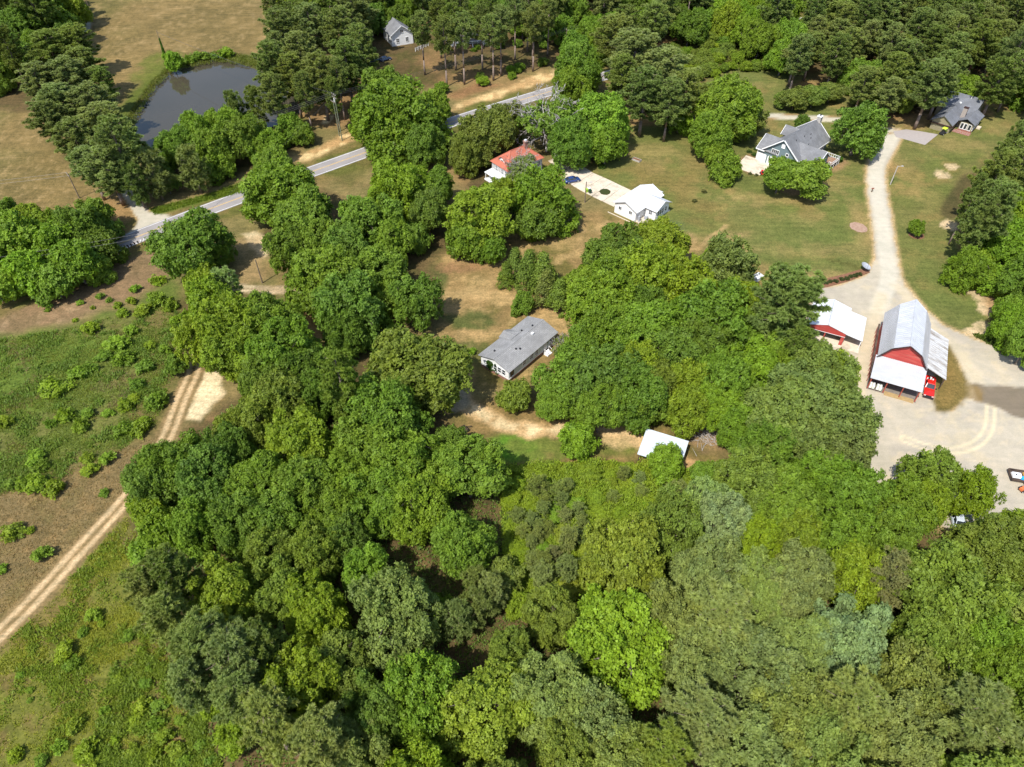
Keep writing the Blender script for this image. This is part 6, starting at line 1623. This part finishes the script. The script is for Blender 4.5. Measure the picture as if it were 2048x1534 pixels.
# planter box on the lawn
x, y, _ = P(1273, 321); h = empty('raised_planter', (x, y, 0), math.radians(-40), 'weathered wooden raised planter alone on the upper lawn', 'planter')
for a in ((-1.3, 1.3, -.62, -.55), (-1.3, 1.3, .55, .62), (-1.3, -1.23, -.55, .55), (1.23, 1.3, -.55, .55)): MB().box(*a, 0, .5).build('board', MAT['stone'], h)
MB().box(-1.22, 1.22, -.54, .54, 0, .38).build('soil', MAT['mulch'], h)

# bins
for px, py, m_, lab in ((1173, 385, 'green_plastic', 'lime green wheeled bin by the pole on the drive'), (1180, 387, 'dark_green_plastic', 'dark green wheeled bin by the pole on the drive'), (1178, 383, 'paint_white', 'white bin behind the green bins on the drive')):
    x, y, _ = P(px, py); h = empty('wheeled_bin', (x, y, .1), .5, lab, 'bin')
    MB().hexa([(-.25, -.28, .08), (.25, -.28, .08), (.25, .28, .08), (-.25, .28, .08)], [(-.32, -.36, 1.0), (.32, -.36, 1.0), (.32, .36, 1.0), (-.32, .36, 1.0)]).build('bin_body', MAT[m_], h)
    MB().hexa([(-.35, -.4, 1.0), (.35, -.4, 1.0), (.35, .4, 1.0), (-.35, .4, 1.0)], [(-.28, -.34, 1.09), (.28, -.34, 1.09), (.28, .34, 1.09), (-.28, .34, 1.09)]).build('lid', MAT[m_], h)
    for s in (-.25, .25): MB().tube((s - .04, .3, .1), (s + .04, .3, .1), .1, .1, 8).build('wheel', MAT['black_rubber'], h)

# mailboxes in a row on the near shoulder
a = np.array(P(259, 500)[:2]); b_ = np.array(P(292, 487)[:2]); dv = b_ - a; ang = math.atan2(dv[1], dv[0])
for i in range(6):
    q = a + dv * i / 5; m_ = 'paint_white' if i >= 4 else 'dark_metal'
    h = empty('mailbox', (*q, 0), ang, '%s mailbox, %s from the left in the roadside row' % ('white' if i >= 4 else 'black', ordn[i]), 'mailbox', 'roadside mailboxes')
    MB().box(-.06, .06, -.06, .06, 0, 1.05).build('post', MAT['pole_wood'], h)
    bx_ = MB(); n = 8; pr = [(-.16, 1.05), (.16, 1.05)] + [(.16 * math.cos(math.pi * k / n), 1.22 + .16 * math.sin(math.pi * k / n)) for k in range(n + 1)]
    bx_.prism(pr, 'y', -.3, .3); bx_.build('box', MAT[m_], h)
    MB().box(.165, .18, -.1, .05, 1.2, 1.35).build('flag', MAT['paint_red'], h)

# white well house, teal tank lid, satellite dish on the lawn
x, y, _ = P(1514, 558); h = empty('well_house', (x, y, 0), math.radians(35), 'small white well house on the lawn right of the olive tree', 'well house')
MB().box(-1.0, 1.0, -.75, .75, 0, .95).build('wall', MAT['white_siding'], h)
MB().hexa([(-1.15, -.9, .95), (1.15, -.9, .95), (1.15, .9, .95), (-1.15, .9, .95)], [(-.85, -.6, 1.25), (.85, -.6, 1.25), (.85, .6, 1.25), (-.85, .6, 1.25)]).build('roof', MAT['white_metal'], h)
for q in (-.3, .35): MB().box(q - .14, q + .14, -.2, .1, 1.25, 1.38).build('roof_vent', MAT['dark_metal'], h)
x, y, _ = P(1508, 574); h = empty('tank_lid', (x, y, 0), 0, 'round teal tank lid on the lawn below the white well house', 'tank lid')
MB().tube((0, 0, 0), (0, 0, .4), 1.0, .95, 20).build('rim', MAT['teal_tin'], h); MB().tube((0, 0, .4), (0, 0, .5), .9, .6, 20).build('dome', MAT['teal_tin'], h)
x, y, _ = P(1727, 541); h = empty('satellite_dish', (x, y, 0), math.radians(150), 'large pale satellite dish on the lawn by the drive', 'dish')
MB().tube((0, 0, 0), (0, 0, 1.0), .07, .07, 8).build('mast', MAT['dark_metal'], h)
dm = MB(); rings = [(0.05, 0), (.5, .06), (.85, .2), (1.15, .38)]
for (r0, z0), (r1, z1) in zip(rings, rings[1:]):
    for i in range(20):
        a0, a1 = 2 * math.pi * i / 20, 2 * math.pi * (i + 1) / 20
        f = lambda r, a, z: (r * math.cos(a) - z * .4, r * math.sin(a), 1.05 + z + r * math.cos(a) * .35)
        dm.quad(f(r0, a0, z0), f(r1, a0, z1), f(r1, a1, z1), f(r0, a1, z0))
dm.build('reflector', MAT['grey_plastic'], h, True)
for a in (0, 2.1, 4.2): MB().tube((math.cos(a) * 1.0 - .1, math.sin(a) * 1.0, 1.4 + .35 * math.cos(a)), (-.45, 0, 2.1), .02, .02, 4).build('feed_strut', MAT['dark_metal'], h)
x, y, _ = P(1743, 384); h = empty('gate_post', (x, y, 0), 0, 'short brown post at the edge of the gravel drive', 'post')
MB().box(-.12, .12, -.12, .12, 0, 1.2).build('post', MAT['pole_wood'], h); MB().box(-.35, .35, -.05, .05, .9, 1.25).build('board', MAT['red_post'], h)
x, y, _ = P(218, 523); h = empty('meter_box', (x, y, 0), .3, 'small pale utility box at the foot of the left trees', 'utility box')
MB().box(-.35, .35, -.3, .3, 0, .9).build('cabinet', MAT['teal_tin'], h); MB().box(-.4, .4, -.35, .35, .9, .96).build('lid', MAT['grey_plastic'], h)
# firewood pile near the pond
x, y, _ = P(625, 180)
h = empty('firewood_pile', (x, y, 0), .4, 'pale firewood pile under the pines right of the pond', 'firewood')
rr = random.Random(9)
for k in range(70):
    a0 = rr.uniform(0, 3.14); cx, cy = rr.gauss(0, 1.9), rr.gauss(0, 1.6); z = max(.12, 1.0 - .35 * math.hypot(cx, cy) + rr.uniform(-.2, .2)); l = rr.uniform(.3, .7)
    MB().tube((cx - math.cos(a0) * l, cy - math.sin(a0) * l, z), (cx + math.cos(a0) * l, cy + math.sin(a0) * l, z + rr.uniform(-.1, .1)), .13, .12, 6).build('log', MAT['dead_wood'], h)
# brush pile of sticks beside the shed
x, y, _ = P(1415, 866); h = empty('stick_pile', (x, y, 0), 0, 'grey heap of cut sticks right of the open shed', 'stick pile')
sp = MB()
for k in range(140):
    a0 = rr.uniform(0, 3.14); cx, cy = rr.gauss(0, 1.7), rr.gauss(0, 1.5); z = max(.08, .7 - .25 * math.hypot(cx, cy)); l = rr.uniform(.5, 1.3)
    sp.tube((cx - math.cos(a0) * l, cy - math.sin(a0) * l, z + rr.uniform(-.15, .2)), (cx + math.cos(a0) * l, cy + math.sin(a0) * l, z + rr.uniform(-.2, .2)), .045, .02, 4)
tag(sp.build('sticks', MAT['dead_wood'], h), kind='stuff')

# ------------------------------------------------------------------ poles and wires
POLES = {}
def pole(key, px, py, ht, deg, label, arms=1, mat='pole_wood', lamp=False, transformer=False):
    x, y, _ = P(px, py) if not isinstance(px, tuple) else (*px, 0)
    h = empty('utility_pole', (x, y, 0), math.radians(deg), label, 'pole', 'utility poles')
    MB().tube((0, 0, -.2), (0, 0, ht), .17, .11, 10).build('shaft', MAT[mat], h)
    for k in range(arms):
        z = ht - .45 - k * .9
        a_ = MB().box(-1.15, 1.15, .1, .22, z, z + .13).build('crossarm', MAT['pole_wood'], h)
        for s in (-1.05, 0, 1.05):
            MB().tube((s, .16, z + .13), (s, .16, z + .38), .06, .04, 6).build('insulator', MAT['insulator'], a_)
    if transformer: MB().tube((.4, 0, ht - 2.6), (.4, 0, ht - 1.5), .27, .27, 12).build('transformer', MAT['insulator'], h)
    if lamp:
        q = MB(); q.bar((0, 0, ht - .3), (1.2, 0, ht - .05), .06, .06); q.build('lamp_arm', MAT['insulator'], h); MB().box(1.0, 1.5, -.12, .12, ht - .15, ht).build('lamp_head', MAT['insulator'], h)
    POLES[key] = (Vector((x, y, 0)), ht, math.radians(deg))
RA = math.degrees(math.atan2(38, 46)) + 90
pole('B', 684.6, 281, 14.4, RA, 'tall green-tinted utility pole right of the pond by the road', 2, 'pole_green', transformer=True)
pole('B2', 679, 272, 11.0, RA, 'shorter utility pole standing just behind the tall one', 1, 'pole_green')
pole('C', 1131, 106, 8.6, RA, 'utility pole behind the roadside tree with pale top', 1)
pole('D', 1372, 52, 11.5, RA, 'utility pole in the far wood at the top edge', 1)
pole('A', 159, 396, 7.2, RA, 'utility pole on the left hay field', 1)
pole('E', 187, 39, 9.0, RA, 'utility pole beside the far farm lane', 1)
pole('F', 1169.6, 405, 6.1, 0, 'dark wooden lamp pole beside the concrete drive', 0, lamp=True)
pole('G', 525, 566, 6.5, 30, 'lone pole in the shade by the narrow track', 0)
pole('H', 1780.5, 369, 5.6, 0, 'grey yard light pole by the gravel drive', 0, 'stone', lamp=True)
pole('I', 402, 512, 8.5, RA, 'utility pole behind the roadside oak', 1)
pole('J', 1562, 50, 12, RA, 'right utility pole in the far wood clearing', 1)
pole('K', (-150, 118), 0, 10.5, RA, 'utility pole beyond the left edge', 1)
pole('L', (-178, 158), 0, 9, RA, 'utility pole on the hay field beyond the left edge', 1)
x, y, _ = P(330, 112); POLES['M'] = (Vector((x, y, 0)), 8.5, math.radians(RA))
h = empty('vine_covered_pole', (x, y, 0), 0, 'slim pole wrapped in green vine on the far pond bank', 'pole')
MB().tube((0, 0, -.2), (0, 0, 9.0), .13, .09, 8).build('shaft', MAT['pole_wood'], h)
rng = np.random.default_rng(5); n = 900; t = rng.random(n) ** 1.3; a = rng.uniform(0, 6.28, n); r = .15 + .55 * (1 - t) * rng.random(n)
C_ = np.stack([np.cos(a) * r, np.sin(a) * r, .1 + t * 6.2], 1)
vo = link('vine', tri_mesh('vine', leaf_tris(C_, nrm(C_ * np.array([1, 1, 0]) + rng.normal(size=C_.shape) * .3), .3, rng), rng.random(n)), MAT['leaves'], h); vo.color = (*rgb(96, 140, 44), 1)

def wire(a, b_, off, zoff, sag, label, group):
    (pa, ha, da), (pb, hb, db) = POLES[a], POLES[b_]
    A = pa + Vector((math.cos(da) * off, math.sin(da) * off, ha - zoff)); B = pb + Vector((math.cos(db) * off, math.sin(db) * off, hb - zoff))
    mb = MB(); n = 14; prev = None
    for i in range(n + 1):
        t = i / n; q = A.lerp(B, t) - Vector((0, 0, sag * 4 * t * (1 - t)))
        if prev is not None: mb.tube(prev, q, .022, .022, 4)
        prev = q
    tag(mb.build('power_line', MAT['wire']), label, 'power line', group)
for a, b_, nm, offs in (('A', 'B', 'between the hay field pole and the tall green pole', (-1.05, 0, 1.05)), ('B', 'C', 'between the tall green pole and the pale-topped pole', (-1.05, 0, 1.05)), ('C', 'D', 'between the pale-topped pole and the far wood pole', (-1.05, 1.05)),
                        ('K', 'I', 'crossing above the left trees and the road', (-1.05, 1.05)), ('I', 'B', 'between the oak and the tall green pole', (0,)), ('L', 'A', 'running left from the hay field pole', (-1.05, 1.05)), ('M', 'B', 'crossing the pond', (-.5, .5)), ('D', 'J', 'in the far wood clearing', (-1.05, 1.05))):
    for o_ in offs:
        w_ = {-1.05: 'upper', 0: 'middle', 1.05: 'lower', -.5: 'upper', .5: 'lower'}[o_]
        wire(a, b_, o_, .1, 1.2, '%s power line %s' % (w_, nm), 'power lines ' + nm)
